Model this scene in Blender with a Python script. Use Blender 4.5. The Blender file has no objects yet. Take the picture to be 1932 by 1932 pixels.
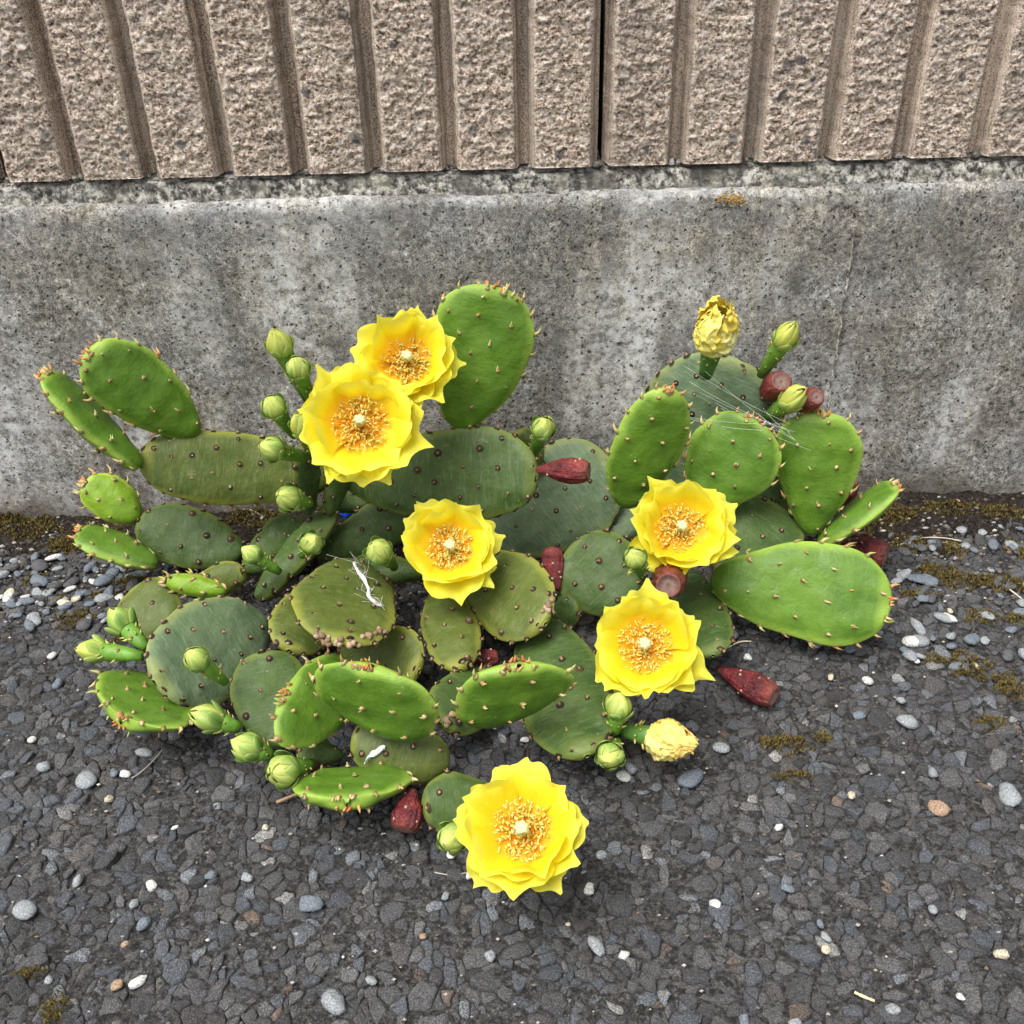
import bpy, math, random
import numpy as np
from mathutils import Vector, Matrix
from mathutils.bvhtree import BVHTree

random.seed(7)
rng = np.random.default_rng(7)
S = bpy.context.scene
COL = S.collection

# ------------------------------------------------------------------ camera
H = 0.455                       # camera height (m); a crouching photographer
PITCH, ROLL = math.radians(33.6), math.radians(1.5)
CAM = Vector((0.0, -1.505 * H, H))
fw = Vector((0, math.cos(PITCH), -math.sin(PITCH)))
r0, u0 = Vector((1, 0, 0)), Vector((0, math.sin(PITCH), math.cos(PITCH)))
rt = r0 * math.cos(ROLL) - u0 * math.sin(ROLL)
up = u0 * math.cos(ROLL) + r0 * math.sin(ROLL)
FPX = 1932.0
cd = bpy.data.cameras.new("camera"); cam = bpy.data.objects.new("camera", cd); COL.objects.link(cam)
cd.sensor_width = 36; cd.lens = 36 * FPX / 1932.0; cd.clip_start = 0.01; cd.clip_end = 200
m = Matrix((rt, up, -fw)).transposed().to_4x4(); m.translation = CAM
cam.matrix_world = m
S.camera = cam

# ------------------------------------------------------------------ sky and sun (bright overcast)
SUN_DIR = Vector((-0.30, -0.26, 0.92)).normalized()      # towards the sun
elev = math.asin(SUN_DIR.z); azim = math.atan2(SUN_DIR.x, SUN_DIR.y)
W = bpy.data.worlds.new("World"); S.world = W; W.use_nodes = True
nt = W.node_tree; nt.nodes.clear()
sky = nt.nodes.new("ShaderNodeTexSky"); sky.sky_type = 'NISHITA'; sky.sun_disc = False
sky.sun_elevation = elev; sky.sun_rotation = azim; sky.dust_density = 4.0; sky.air_density = 1.0; sky.ozone_density = 1.0
hs = nt.nodes.new("ShaderNodeHueSaturation"); hs.inputs['Saturation'].default_value = 0.22   # cloud cover greys the sky
bg = nt.nodes.new("ShaderNodeBackground"); bg.inputs['Strength'].default_value = 0.10
wo = nt.nodes.new("ShaderNodeOutputWorld")
nt.links.new(sky.outputs[0], hs.inputs['Color']); nt.links.new(hs.outputs[0], bg.inputs[0]); nt.links.new(bg.outputs[0], wo.inputs[0])
sd = bpy.data.lights.new("sun", 'SUN'); sd.energy = 1.5; sd.angle = math.radians(40); sd.color = (1.0, 0.965, 0.91)
sun = bpy.data.objects.new("sun", sd); COL.objects.link(sun)
sun.location = (-1, -1, 3); sun.rotation_euler = (-SUN_DIR).to_track_quat('-Z', 'Y').to_euler()
S.view_settings.view_transform = 'Standard'; S.view_settings.look = 'None'
S.view_settings.gamma = 1.0; S.view_settings.exposure = 1.22; S.view_settings.use_curve_mapping = False
S.render.engine = 'CYCLES'
S.cycles.max_bounces = 6; S.cycles.diffuse_bounces = 3; S.cycles.glossy_bounces = 2; S.cycles.transmission_bounces = 3

# ------------------------------------------------------------------ helpers
def ray(px, py):
    return (rt * ((px - 966) / FPX) + up * ((966 - py) / FPX) + fw)
def pt(px, py, v):
    """picture direction (px,py) at height v cm (v>=0) or at -v cm in front of the wall (v<0)"""
    d = ray(px, py)
    k = (v / 100 - CAM.z) / d.z if v >= 0 else (v / 100 - CAM.y) / d.y
    return CAM + d * k
def pxm(p):                      # picture units per metre at a point
    return FPX / (p - CAM).dot(fw)
def proj(p):
    d = p - CAM; z = d.dot(fw)
    return 966 + FPX * d.dot(rt) / z, 966 - FPX * d.dot(up) / z

def _h(ix, iy, iz):
    n = (ix * 374761393 + iy * 668265263 + iz * 2147483647 % 4294967291) & 0xffffffff
    n = (n ^ (n >> 13)) * 1274126177 & 0xffffffff
    n = (n ^ (n >> 16)) & 0xffff
    return n / 65535.0 * 2 - 1
def vnoise(P):
    P = np.asarray(P, float); i = np.floor(P).astype(np.int64); f = P - i; f = f * f * (3 - 2 * f)
    i = i + 10000; out = 0
    for dx in (0, 1):
        wx = f[:, 0] if dx else 1 - f[:, 0]
        for dy in (0, 1):
            wy = f[:, 1] if dy else 1 - f[:, 1]
            for dz in (0, 1):
                wz = f[:, 2] if dz else 1 - f[:, 2]
                out = out + wx * wy * wz * _h(i[:, 0] + dx, i[:, 1] + dy, (i[:, 2] + dz) * 1013)
    return out
def fbm(P, o=3, g=0.5):
    P = np.asarray(P, float); a, t = 1.0, 0
    for k in range(o):
        t = t + a * vnoise(P * (2.03 ** k) + 17.3 * k); a *= g
    return t
def smooth(a, b, x):
    t = np.clip((x - a) / (b - a), 0, 1); return t * t * (3 - 2 * t)

class MB:
    """collects vertices, faces and a colour per vertex"""
    def __init__(s): s.v = []; s.f = []; s.c = []; s.n = 0
    def add(s, v, f, c=(1, 1, 1)):
        v = np.asarray(v, float); k = len(v)
        s.v.append(v); s.f.extend([tuple(int(i) + s.n for i in q) for q in f])
        c = np.asarray(c, float)
        s.c.append(np.tile(c, (k, 1)) if c.ndim == 1 else c); s.n += k
    def mesh(s, name, origin=(0, 0, 0), flat=False):
        me = bpy.data.meshes.new(name)
        V = np.concatenate(s.v) - np.array(origin)
        me.from_pydata(V.tolist(), [], s.f)
        C = np.concatenate(s.c); C = np.concatenate([C[:, :3], np.ones((len(C), 1))], 1)
        at = me.color_attributes.new("Col", 'FLOAT_COLOR', 'POINT'); at.data.foreach_set("color", C.astype(np.float32).ravel())
        if not flat: me.polygons.foreach_set("use_smooth", [True] * len(me.polygons))
        me.update(); return me
    def obj(s, name, mat, parent=None, origin=(0, 0, 0), flat=False):
        me = s.mesh(name, origin, flat); me.materials.append(mat)
        return link(name, me, parent, origin)
def link(name, data, parent=None, loc=(0, 0, 0)):
    o = bpy.data.objects.new(name, data); COL.objects.link(o)
    if parent is not None:
        o.parent = parent; o.location = Vector(loc) - wloc(parent)
    else: o.location = loc
    o['wl'] = list(loc)
    return o
def wloc(o): return Vector(o['wl'])
def tag(o, label=None, cat=None, group=None, kind=None):
    if label: o['label'] = label
    if cat: o['category'] = cat
    if group: o['group'] = group
    if kind: o['kind'] = kind
    return o

def grid_faces(nu, nv, wrap=False):
    f = []
    for i in range(nu - 1):
        for j in range(nv if wrap else nv - 1):
            a, b = i * nv + j, i * nv + (j + 1) % nv
            f.append((a, b, b + nv, a + nv))
    return f
def frame(d):
    d = Vector(d).normalized()
    a = Vector((0, 0, 1)) if abs(d.z) < 0.9 else Vector((1, 0, 0))
    x = d.cross(a).normalized(); return x, d.cross(x).normalized(), d
def tube(pts, rad, n=6):
    P = [Vector(p) for p in pts]; V = []
    for i, p in enumerate(P):
        d = (P[min(i + 1, len(P) - 1)] - P[max(i - 1, 0)])
        x, y, _ = frame(d); r = rad[i] if hasattr(rad, '__len__') else rad
        V += [p + (x * math.cos(t) + y * math.sin(t)) * r for t in [2 * math.pi * k / n for k in range(n)]]
    f = grid_faces(len(P), n, True)
    f.append(tuple(range(n))[::-1]); f.append(tuple(range((len(P) - 1) * n, len(P) * n)))
    return [tuple(v) for v in V], f
def lathe(prof, n=16):
    """profile [(r,z)...] round z; closes with a fan at both ends if r=0"""
    V = []; 
    for r, z in prof:
        V += [(r * math.cos(2 * math.pi * k / n), r * math.sin(2 * math.pi * k / n), z) for k in range(n)]
    return np.array(V), grid_faces(len(prof), n, True)

# ------------------------------------------------------------------ material nodes
class NT:
    def __init__(s, name, rough=0.8, spec=0.3):
        s.m = bpy.data.materials.new(name); s.m.use_nodes = True; s.t = s.m.node_tree
        s.b = s.t.nodes['Principled BSDF']; s.b.inputs['Roughness'].default_value = rough
        s.b.inputs['Specular IOR Level'].default_value = spec
        s.out = s.t.nodes['Material Output']
    def n(s, kind, **kw):
        o = s.t.nodes.new(kind)
        for k, v in kw.items():
            if k in o.inputs.keys(): s.set(o.inputs[k], v)
            else: setattr(o, k, v)
        return o
    def set(s, sock, v):
        if isinstance(v, bpy.types.NodeSocket): s.t.links.new(v, sock)
        elif isinstance(v, (tuple, list)) and len(v) == 3 and sock.type == 'RGBA': sock.default_value = (*v, 1)
        else: sock.default_value = v
    def pos(s): return s.n("ShaderNodeNewGeometry").outputs['Position']
    def objc(s, rnd=False):
        c = s.n("ShaderNodeTexCoord").outputs['Object']
        if rnd:
            i = s.n("ShaderNodeObjectInfo").outputs['Random']
            mm = s.math('MULTIPLY', i, 37.0)
            a = s.n("ShaderNodeVectorMath", operation='ADD'); s.set(a.inputs[0], c); s.set(a.inputs[1], mm); c = a.outputs[0]
        return c
    def noise(s, vec, scale, detail=3.0, rough=0.55, dist=0.0):
        o = s.n("ShaderNodeTexNoise", Scale=scale, Detail=detail, Roughness=rough, Distortion=dist); s.set(o.inputs['Vector'], vec)
        return o.outputs['Fac']
    def voro(s, vec, scale, feature='F1', out='Distance', rnd=1.0):
        o = s.n("ShaderNodeTexVoronoi", feature=feature, Scale=scale, Randomness=rnd); s.set(o.inputs['Vector'], vec)
        return o.outputs[out]
    def scale(s, vec, k):
        o = s.n("ShaderNodeMapping"); s.set(o.inputs['Vector'], vec); o.inputs['Scale'].default_value = k; return o.outputs[0]
    def rmap(s, v, a, b, c=0.0, d=1.0):
        o = s.n("ShaderNodeMapRange"); s.set(o.inputs[0], v)
        for i, k in enumerate((a, b, c, d)): s.set(o.inputs[i + 1], k)
        return o.outputs[0]
    def math(s, op, a, b=0.0):
        o = s.n("ShaderNodeMath", operation=op); s.set(o.inputs[0], a); s.set(o.inputs[1], b); return o.outputs[0]
    def mix(s, f, a, b, mode='MIX'):
        o = s.n("ShaderNodeMix", data_type='RGBA', blend_type=mode); s.set(o.inputs[0], f); s.set(o.inputs[6], a); s.set(o.inputs[7], b); return o.outputs[2]
    def ramp(s, v, stops):
        o = s.n("ShaderNodeValToRGB"); s.set(o.inputs[0], v); e = o.color_ramp.elements
        while len(e) < len(stops): e.new(0.5)
        for i, (p, c) in enumerate(stops): e[i].position = p; e[i].color = (*c, 1)
        return o.outputs[0]
    def attr(s, name="Col"): return s.n("ShaderNodeAttribute", attribute_name=name).outputs['Color']
    def sep(s, c):
        o = s.n("ShaderNodeSeparateColor"); s.set(o.inputs[0], c); return o.outputs
    def bump(s, h, strength, dist, prev=None):
        o = s.n("ShaderNodeBump", Strength=strength, Distance=dist); s.set(o.inputs['Height'], h)
        if prev is not None: s.set(o.inputs['Normal'], prev)
        return o.outputs[0]
    def done(s, color, normal=None, rough=None):
        s.set(s.b.inputs['Base Color'], color)
        if normal is not None: s.set(s.b.inputs['Normal'], normal)
        if rough is not None: s.set(s.b.inputs['Roughness'], rough)
        return s.m

# --- split-faced block: pinkish cement with pale and dark grains and slate-grey chips
def block_material():
    k = NT("split_block", 0.92, 0.2); p = k.pos()
    g = k.noise(k.scale(p, (540, 540, 720)), 1.0, 4, 0.8); g2 = k.noise(k.scale(p, (210, 210, 300)), 1.0, 4, 0.75); big = k.noise(p, 16, 3)
    f = k.math('ADD', k.math('MULTIPLY', g, 0.6), k.math('MULTIPLY', g2, 0.4))
    c = k.ramp(f, [(0.39, (0.035, 0.027, 0.022)), (0.44, (0.22, 0.16, 0.12)), (0.475, (0.51, 0.38, 0.285)), (0.515, (0.77, 0.62, 0.495)), (0.57, (0.97, 0.90, 0.81))])
    c = k.mix(k.rmap(big, 0.40, 0.7, 0, 0.22), c, (0.38, 0.35, 0.32))
    vc = k.voro(p, 105, out='Color'); vd = k.voro(p, 105)
    chip = k.math('MULTIPLY', k.math('GREATER_THAN', k.sep(vc)[0], 0.93), k.rmap(vd, 0.28, 0.42, 1, 0))
    c = k.mix(k.math('MULTIPLY', chip, 0.75), c, (0.115, 0.12, 0.125))
    st = k.noise(k.scale(p, (26, 26, 2.2)), 1.0, 3)
    c = k.mix(k.rmap(st, 0.56, 0.75, 0, 0.28), c, (0.16, 0.14, 0.12))
    return k.done(c, k.bump(f, 1.0, 0.0035))
# --- smooth moulded channels of the block
def groove_material():
    k = NT("block_groove", 0.9, 0.2); p = k.pos()
    fine = k.noise(p, 1100, 4, 0.85); st = k.noise(k.scale(p, (190, 190, 7)), 1.0, 3); big = k.noise(k.scale(p, (40, 40, 9)), 1, 3)
    c = k.ramp(k.math('ADD', k.math('MULTIPLY', fine, 0.72), k.math('MULTIPLY', st, 0.28)), [(0.41, (0.07, 0.054, 0.042)), (0.48, (0.36, 0.28, 0.215)), (0.55, (0.72, 0.60, 0.49))])
    c = k.mix(k.rmap(big, 0.46, 0.68, 0, 0.45), c, (0.20, 0.18, 0.16))
    pit = k.voro(p, 420); c = k.mix(k.rmap(pit, 0.12, 0.26, 0.75, 0), c, (0.05, 0.04, 0.03))
    return k.done(c, k.bump(fine, 0.6, 0.0015))
def mortar_material():
    k = NT("mortar", 0.95, 0.2); p = k.pos()
    a = k.noise(p, 240, 5, 0.7); b = k.noise(p, 45, 3)
    c = k.ramp(a, [(0.40, (0.045, 0.042, 0.037)), (0.49, (0.22, 0.21, 0.185)), (0.60, (0.60, 0.58, 0.52))])
    c = k.mix(k.rmap(b, 0.5, 0.62, 0, 0.8), c, (0.09, 0.085, 0.075))
    c = k.mix(k.rmap(k.noise(p, 70, 2), 0.52, 0.66, 0, 0.35), c, (0.46, 0.44, 0.33))
    return k.done(c, k.bump(a, 0.9, 0.003))
# --- weathered cast concrete
def concrete_material():
    k = NT("weathered_concrete", 0.93, 0.2); p = k.pos()
    big = k.noise(p, 7, 4, 0.6); mid = k.noise(p, 32, 4, 0.65); fine = k.noise(p, 950, 4, 0.9); grain = k.noise(p, 230, 4, 0.75)
    streak = k.noise(k.scale(p, (17, 17, 2.0)), 1.0, 4, 0.6); tint = k.noise(p, 12, 3, 0.6)
    f = k.math('ADD', k.math('MULTIPLY', fine, 0.55), k.math('MULTIPLY', grain, 0.45))
    f2 = k.math('ADD', f, k.math('MULTIPLY', k.math('SUBTRACT', k.math('ADD', k.math('MULTIPLY', mid, 0.6), k.math('MULTIPLY', streak, 0.4)), 0.5), 0.30))
    c = k.ramp(f2, [(0.385, (0.040, 0.039, 0.036)), (0.45, (0.15, 0.146, 0.132)), (0.515, (0.32, 0.315, 0.292)), (0.57, (0.52, 0.515, 0.49)), (0.64, (0.88, 0.88, 0.865))])
    c = k.mix(k.rmap(tint, 0.42, 0.60, 0.0, 0.60), c, k.mix(1.0, c, (0.98, 0.88, 0.72), 'MULTIPLY'))
    c = k.mix(k.rmap(k.noise(p, 18, 4, 0.65), 0.50, 0.66, 0.0, 0.52), c, (0.15, 0.138, 0.12))
    vs_ = k.noise(k.scale(p, (46, 46, 2.6)), 1.0, 4, 0.65); c = k.mix(k.rmap(vs_, 0.54, 0.68, 0, 0.55), c, k.ramp(fine, [(0.4, (0.05, 0.05, 0.048)), (0.62, (0.30, 0.295, 0.28))]))
    # pale mineral bloom in patches and runs
    bl = k.math('MULTIPLY', k.rmap(k.math('ADD', k.math('MULTIPLY', big, 0.5), k.math('MULTIPLY', streak, 0.5)), 0.50, 0.60), k.rmap(k.noise(p, 130, 4, 0.8), 0.42, 0.58))
    c = k.mix(k.math('MULTIPLY', bl, 0.82), c, (0.72, 0.725, 0.705))
    z = k.n("ShaderNodeSeparateXYZ"); k.set(z.inputs[0], p); zz = z.outputs[2]
    # frosted pale crust and dark weathering below the top arris
    top = k.rmap(zz, 0.185, 0.245); wob = k.noise(k.scale(p, (24, 24, 45)), 1.0, 4, 0.65)
    c = k.mix(k.math('MULTIPLY', k.math('MULTIPLY', top, k.rmap(wob, 0.44, 0.58)), 0.60), c, k.ramp(fine, [(0.4, (0.04, 0.04, 0.04)), (0.62, (0.28, 0.28, 0.28))]))
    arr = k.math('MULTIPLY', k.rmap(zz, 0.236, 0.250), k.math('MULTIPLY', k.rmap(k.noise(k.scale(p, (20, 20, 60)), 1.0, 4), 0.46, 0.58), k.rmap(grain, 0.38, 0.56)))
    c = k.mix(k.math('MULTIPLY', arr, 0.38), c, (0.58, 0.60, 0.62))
    # dark pits and grime spots of all sizes
    dst = k.n("ShaderNodeVectorMath", operation='ADD'); k.set(dst.inputs[0], p); nz = k.n("ShaderNodeTexNoise", Scale=160.0, Detail=2.0); k.set(nz.inputs['Vector'], p)
    sc_ = k.n("ShaderNodeVectorMath", operation='SCALE'); k.set(sc_.inputs[0], nz.outputs['Color']); sc_.inputs['Scale'].default_value = 0.006; k.set(dst.inputs[1], sc_.outputs[0]); q = dst.outputs[0]
    pit = 0.0
    for sc, th, r0_, r1_ in ((190, 0.60, 0.06, 0.30), (85, 0.80, 0.05, 0.20), (300, 0.5, 0.1, 0.34)):
        pc = k.sep(k.voro(q, sc, out='Color')); rr = k.math('MULTIPLY', pc[1], r1_)
        pit = k.math('MAXIMUM', pit, k.math('MULTIPLY', k.rmap(k.voro(q, sc), k.math('MULTIPLY', rr, 0.5), k.math('ADD', rr, 0.02), 1, 0), k.math('GREATER_THAN', pc[0], th)))
    c = k.mix(k.math('MULTIPLY', pit, 0.85), c, (0.035, 0.034, 0.03))
    pd2 = k.voro(q, 34); pc2 = k.sep(k.voro(q, 34, out='Color'))
    sp = k.math('MULTIPLY', k.math('MULTIPLY', k.rmap(pd2, 0.08, k.math('ADD', 0.12, k.math('MULTIPLY', pc2[1], 0.28)), 1, 0), k.math('GREATER_THAN', pc2[0], 0.70)), k.rmap(grain, 0.35, 0.55))
    c = k.mix(k.math('MULTIPLY', sp, 0.72), c, (0.055, 0.052, 0.046))
    # brown soil splash, ragged, near the paving
    dz = k.rmap(k.math('ADD', zz, k.math('MULTIPLY', k.math('SUBTRACT', k.noise(p, 22, 4, 0.7), 0.5), 0.09)), 0.006, 0.035, 1, 0)
    c = k.mix(k.math('MULTIPLY', dz, 0.72), c, (0.095, 0.078, 0.06))
    nb = k.bump(f, 0.7, 0.0018); nb = k.bump(k.math('MULTIPLY', pit, -1.0), 0.8, 0.0015, nb)
    return k.done(c, nb)
# --- asphalt stones: colour from the stone, dusted and speckled
def stone_material(name, speck, sc=900, bump=0.0012, spec=0.3, rough=0.78):
    k = NT(name, rough, spec); p = k.pos(); c = k.attr()
    f = k.noise(p, sc, 4, 0.75); g = k.noise(p, sc / 4, 4, 0.65); h = k.noise(p, sc / 14, 3, 0.6)
    d = k.ramp(f, [(0.36, (0.40, 0.40, 0.40)), (0.5, (1, 1, 1)), (0.68, (speck, speck * 0.97, speck * 0.92))])
    c = k.mix(1.0, c, d, 'MULTIPLY')
    if speck > 1.5:
        c = k.mix(k.rmap(h, 0.42, 0.66, 0, 0.55), c, k.mix(1.0, (0.082, 0.083, 0.088), d, 'MULTIPLY'))
        c = k.mix(k.rmap(g, 0.60, 0.72, 0, 0.55), c, (0.19, 0.18, 0.17))
    return k.done(c, k.bump(k.math('ADD', f, k.math('MULTIPLY', g, 2.0)), 0.8, bump))
def matrix_material():
    k = NT("asphalt_matrix", 0.9, 0.25); p = k.pos()
    f = k.noise(p, 420, 4, 0.75)
    c = k.ramp(f, [(0.38, (0.018, 0.017, 0.017)), (0.50, (0.050, 0.048, 0.047)), (0.60, (0.10, 0.097, 0.093)), (0.72, (0.26, 0.25, 0.23))])
    return k.done(c, k.bump(f, 1.0, 0.004))
def soil_material():
    k = NT("soil", 0.97, 0.1); p = k.pos()
    f = k.noise(p, 380, 5, 0.75); g = k.noise(p, 60, 3)
    c = k.ramp(f, [(0.36, (0.007, 0.006, 0.005)), (0.5, (0.030, 0.024, 0.019)), (0.61, (0.075, 0.060, 0.047)), (0.72, (0.26, 0.23, 0.19))])
    c = k.mix(k.rmap(g, 0.45, 0.7, 0, 0.6), c, (0.045, 0.040, 0.034))
    return k.done(c, k.bump(f, 1.0, 0.004))
def vcol_material(name, rough=0.7, spec=0.3, trans=0.0, nscale=0, namp=0.3):
    k = NT(name, rough, spec); c = k.attr()
    if nscale:
        f = k.noise(k.objc(), nscale, 3, 0.6); c = k.mix(1.0, c, k.ramp(f, [(0.3, (1 - namp,) * 3), (0.7, (1 + namp,) * 3)]), 'MULTIPLY')
    k.done(c)
    if trans:
        t = k.n("ShaderNodeBsdfTranslucent"); k.set(t.inputs['Color'], c)
        x = k.n("ShaderNodeMixShader"); x.inputs[0].default_value = trans
        k.t.links.new(k.b.outputs[0], x.inputs[1]); k.t.links.new(t.outputs[0], x.inputs[2]); k.t.links.new(x.outputs[0], k.out.inputs['Surface'])
    return k.m
# --- cactus skin. Col: r = rim (0 face, 1 edge), g = along the pad, b = across the pad
def pad_material(name, deep, light, rim, scar, rough, veins, rimamt):
    k = NT(name, rough, 0.30); A = k.sep(k.attr()); o = k.objc(True)
    rnd = k.n("ShaderNodeObjectInfo").outputs['Random']
    big = k.noise(o, 26, 3, 0.6); mid = k.noise(o, 95, 4, 0.6)
    c = k.mix(k.rmap(k.math('ADD', k.math('MULTIPLY', big, 0.6), k.math('MULTIPLY', mid, 0.4)), 0.36, 0.64), deep, light)
    c = k.mix(k.rmap(rnd, 0, 1, 0, 0.35), c, light)
    # faint cross striations of the skin
    uv = k.n("ShaderNodeCombineXYZ"); k.set(uv.inputs[0], k.math('MULTIPLY', A[1], 80)); k.set(uv.inputs[1], k.math('MULTIPLY', A[2], 5.0)); k.set(uv.inputs[2], k.math('MULTIPLY', rnd, 50))
    vn = k.noise(uv.outputs[0], 1.0, 4, 0.65, 0.6)
    c = k.mix(k.math('MULTIPLY', k.rmap(vn, 0.52, 0.70), veins), c, scar)
    # worn corky scuffs
    sc = k.math('MULTIPLY', k.rmap(k.noise(o, 60, 5, 0.75), 0.60, 0.70), veins)
    c = k.mix(sc, c, scar)
    c = k.mix(k.math('MULTIPLY', k.rmap(k.math('ADD', A[0], k.math('MULTIPLY', k.math('SUBTRACT', big, 0.5), 0.6)), 0.52, 1.0), rimamt), c, rim)
    # dust, corky flecks and rubbed marks
    vd = k.voro(o, 190); vc = k.sep(k.voro(o, 190, out='Color')); fl = k.math('MULTIPLY', k.rmap(vd, 0.04, 0.16, 1, 0), k.math('GREATER_THAN', vc[0], 0.86))
    c = k.mix(k.math('MULTIPLY', fl, 0.55), c, (0.30, 0.27, 0.17))
    c = k.mix(k.rmap(k.noise(o, 38, 5, 0.7), 0.50, 0.72, 0, 0.20 + veins * 0.3), c, scar)
    fine = k.noise(o, 420, 3, 0.6)
    nb = k.bump(mid, 0.45, 0.003); nb = k.bump(fine, 0.12, 0.0008, nb); nb = k.bump(vn, 0.15 + veins * 0.3, 0.001, nb)
    return k.done(c, nb, k.rmap(mid, 0.3, 0.7, rough - 0.08, rough + 0.12))
def petal_material():
    k = NT("petal", 0.5, 0.25); A = k.sep(k.attr()); o = k.objc(True)      # Col: r = along the petal, g = across, b = greenness
    uv = k.n("ShaderNodeCombineXYZ"); k.set(uv.inputs[0], k.math('MULTIPLY', A[1], 34)); k.set(uv.inputs[1], k.math('MULTIPLY', A[0], 2.5))
    vn = k.noise(uv.outputs[0], 1.0, 3, 0.6)
    c = k.ramp(A[0], [(0.12, (0.95, 0.36, 0.010)), (0.38, (0.96, 0.56, 0.012)), (0.60, (0.97, 0.79, 0.02)), (0.80, (0.96, 0.88, 0.045)), (1.0, (0.95, 0.90, 0.12))])
    c = k.mix(k.rmap(vn, 0.35, 0.7, 0.0, 0.16), c, (0.88, 0.60, 0.01))
    c = k.mix(A[2], c, (0.66, 0.74, 0.12))
    k.done(c, k.bump(vn, 0.35, 0.0012))
    t = k.n("ShaderNodeBsdfTranslucent"); k.set(t.inputs['Color'], c)
    x = k.n("ShaderNodeMixShader"); x.inputs[0].default_value = 0.45
    k.t.links.new(k.b.outputs[0], x.inputs[1]); k.t.links.new(t.outputs[0], x.inputs[2]); k.t.links.new(x.outputs[0], k.out.inputs['Surface'])
    return k.m
def fruit_material():
    k = NT("dried_fruit", 0.38, 0.5); o = k.objc(True); A = k.sep(k.attr())
    n1 = k.noise(o, 110, 4, 0.65); n2 = k.noise(o, 500, 3, 0.7)
    c = k.ramp(n1, [(0.32, (0.050, 0.006, 0.009)), (0.52, (0.145, 0.012, 0.016)), (0.70, (0.26, 0.036, 0.028))])
    c = k.mix(k.math('MULTIPLY', A[0], 0.40), c, (0.28, 0.085, 0.05))
    c = k.mix(k.rmap(n2, 0.66, 0.76, 0, 0.22), c, (0.34, 0.16, 0.12))
    return k.done(c, k.bump(k.math('ADD', k.math('MULTIPLY', k.noise(o, 240, 4, 0.7, 1.5), 1.5), n2), 0.7, 0.0018))

M = dict(block=block_material(), groove=groove_material(), mortar=mortar_material(), concrete=concrete_material(),
         stone=stone_material("aggregate", 2.8, 1300, 0.0024, 0.45, 0.62), pebble=stone_material("pebble", 1.5, 1100, 0.0006, 0.35, 0.7), matrix=matrix_material(), soil=soil_material(),
         moss=vcol_material("moss", 0.95, 0.1), spine=vcol_material("areole", 0.85, 0.2), stamen=vcol_material("stamen", 0.6, 0.2, 0.52),
         bud=vcol_material("bud_skin", 0.5, 0.35, 0.0, 260, 0.2), tepal=vcol_material("tepal", 0.55, 0.3, 0.22, 300, 0.15),
         young=pad_material("young_pad", (0.050, 0.122, 0.010), (0.104, 0.205, 0.017), (0.30, 0.44, 0.065), (0.17, 0.26, 0.06), 0.44, 0.20, 0.85),
         lime=pad_material("lime_pad", (0.10, 0.20, 0.010), (0.20, 0.33, 0.018), (0.42, 0.54, 0.07), (0.24, 0.36, 0.05), 0.42, 0.14, 0.85),
         old=pad_material("old_pad", (0.026, 0.055, 0.011), (0.060, 0.104, 0.020), (0.20, 0.24, 0.045), (0.125, 0.175, 0.080), 0.50, 0.58, 0.6),
         olive=pad_material("olive_pad", (0.046, 0.072, 0.011), (0.100, 0.128, 0.022), (0.30, 0.31, 0.05), (0.165, 0.195, 0.070), 0.50, 0.55, 0.75),
         pale=pad_material("pale_pad", (0.070, 0.118, 0.055), (0.130, 0.185, 0.092), (0.27, 0.30, 0.08), (0.21, 0.28, 0.18), 0.54, 0.58, 0.7),
         petal=petal_material(), fruit=fruit_material(), plain=vcol_material("plain", 0.75, 0.25), gloss=vcol_material("plastic", 0.3, 0.5),
         wilt=vcol_material("wilted_petal", 0.6, 0.25, 0.12, 220, 0.18))

# ================================================================== SETTING
FRONT = 0.0                                   # plinth face
ZP = 0.252                                    # plinth top
XL, XR = -1.25, 1.25

# ---- asphalt: dark binder sheet and the worn stones bedded in it
mb = MB()
L = 8.0
n = 2
mb.add([(-L, -L, -0.0014), (L, -L, -0.0014), (L, 0.15, -0.0014), (-L, 0.15, -0.0014)], [(0, 1, 2, 3)], (0.03, 0.03, 0.03))
asphalt = tag(mb.obj('asphalt', M['matrix'], flat=True), kind='structure')

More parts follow.
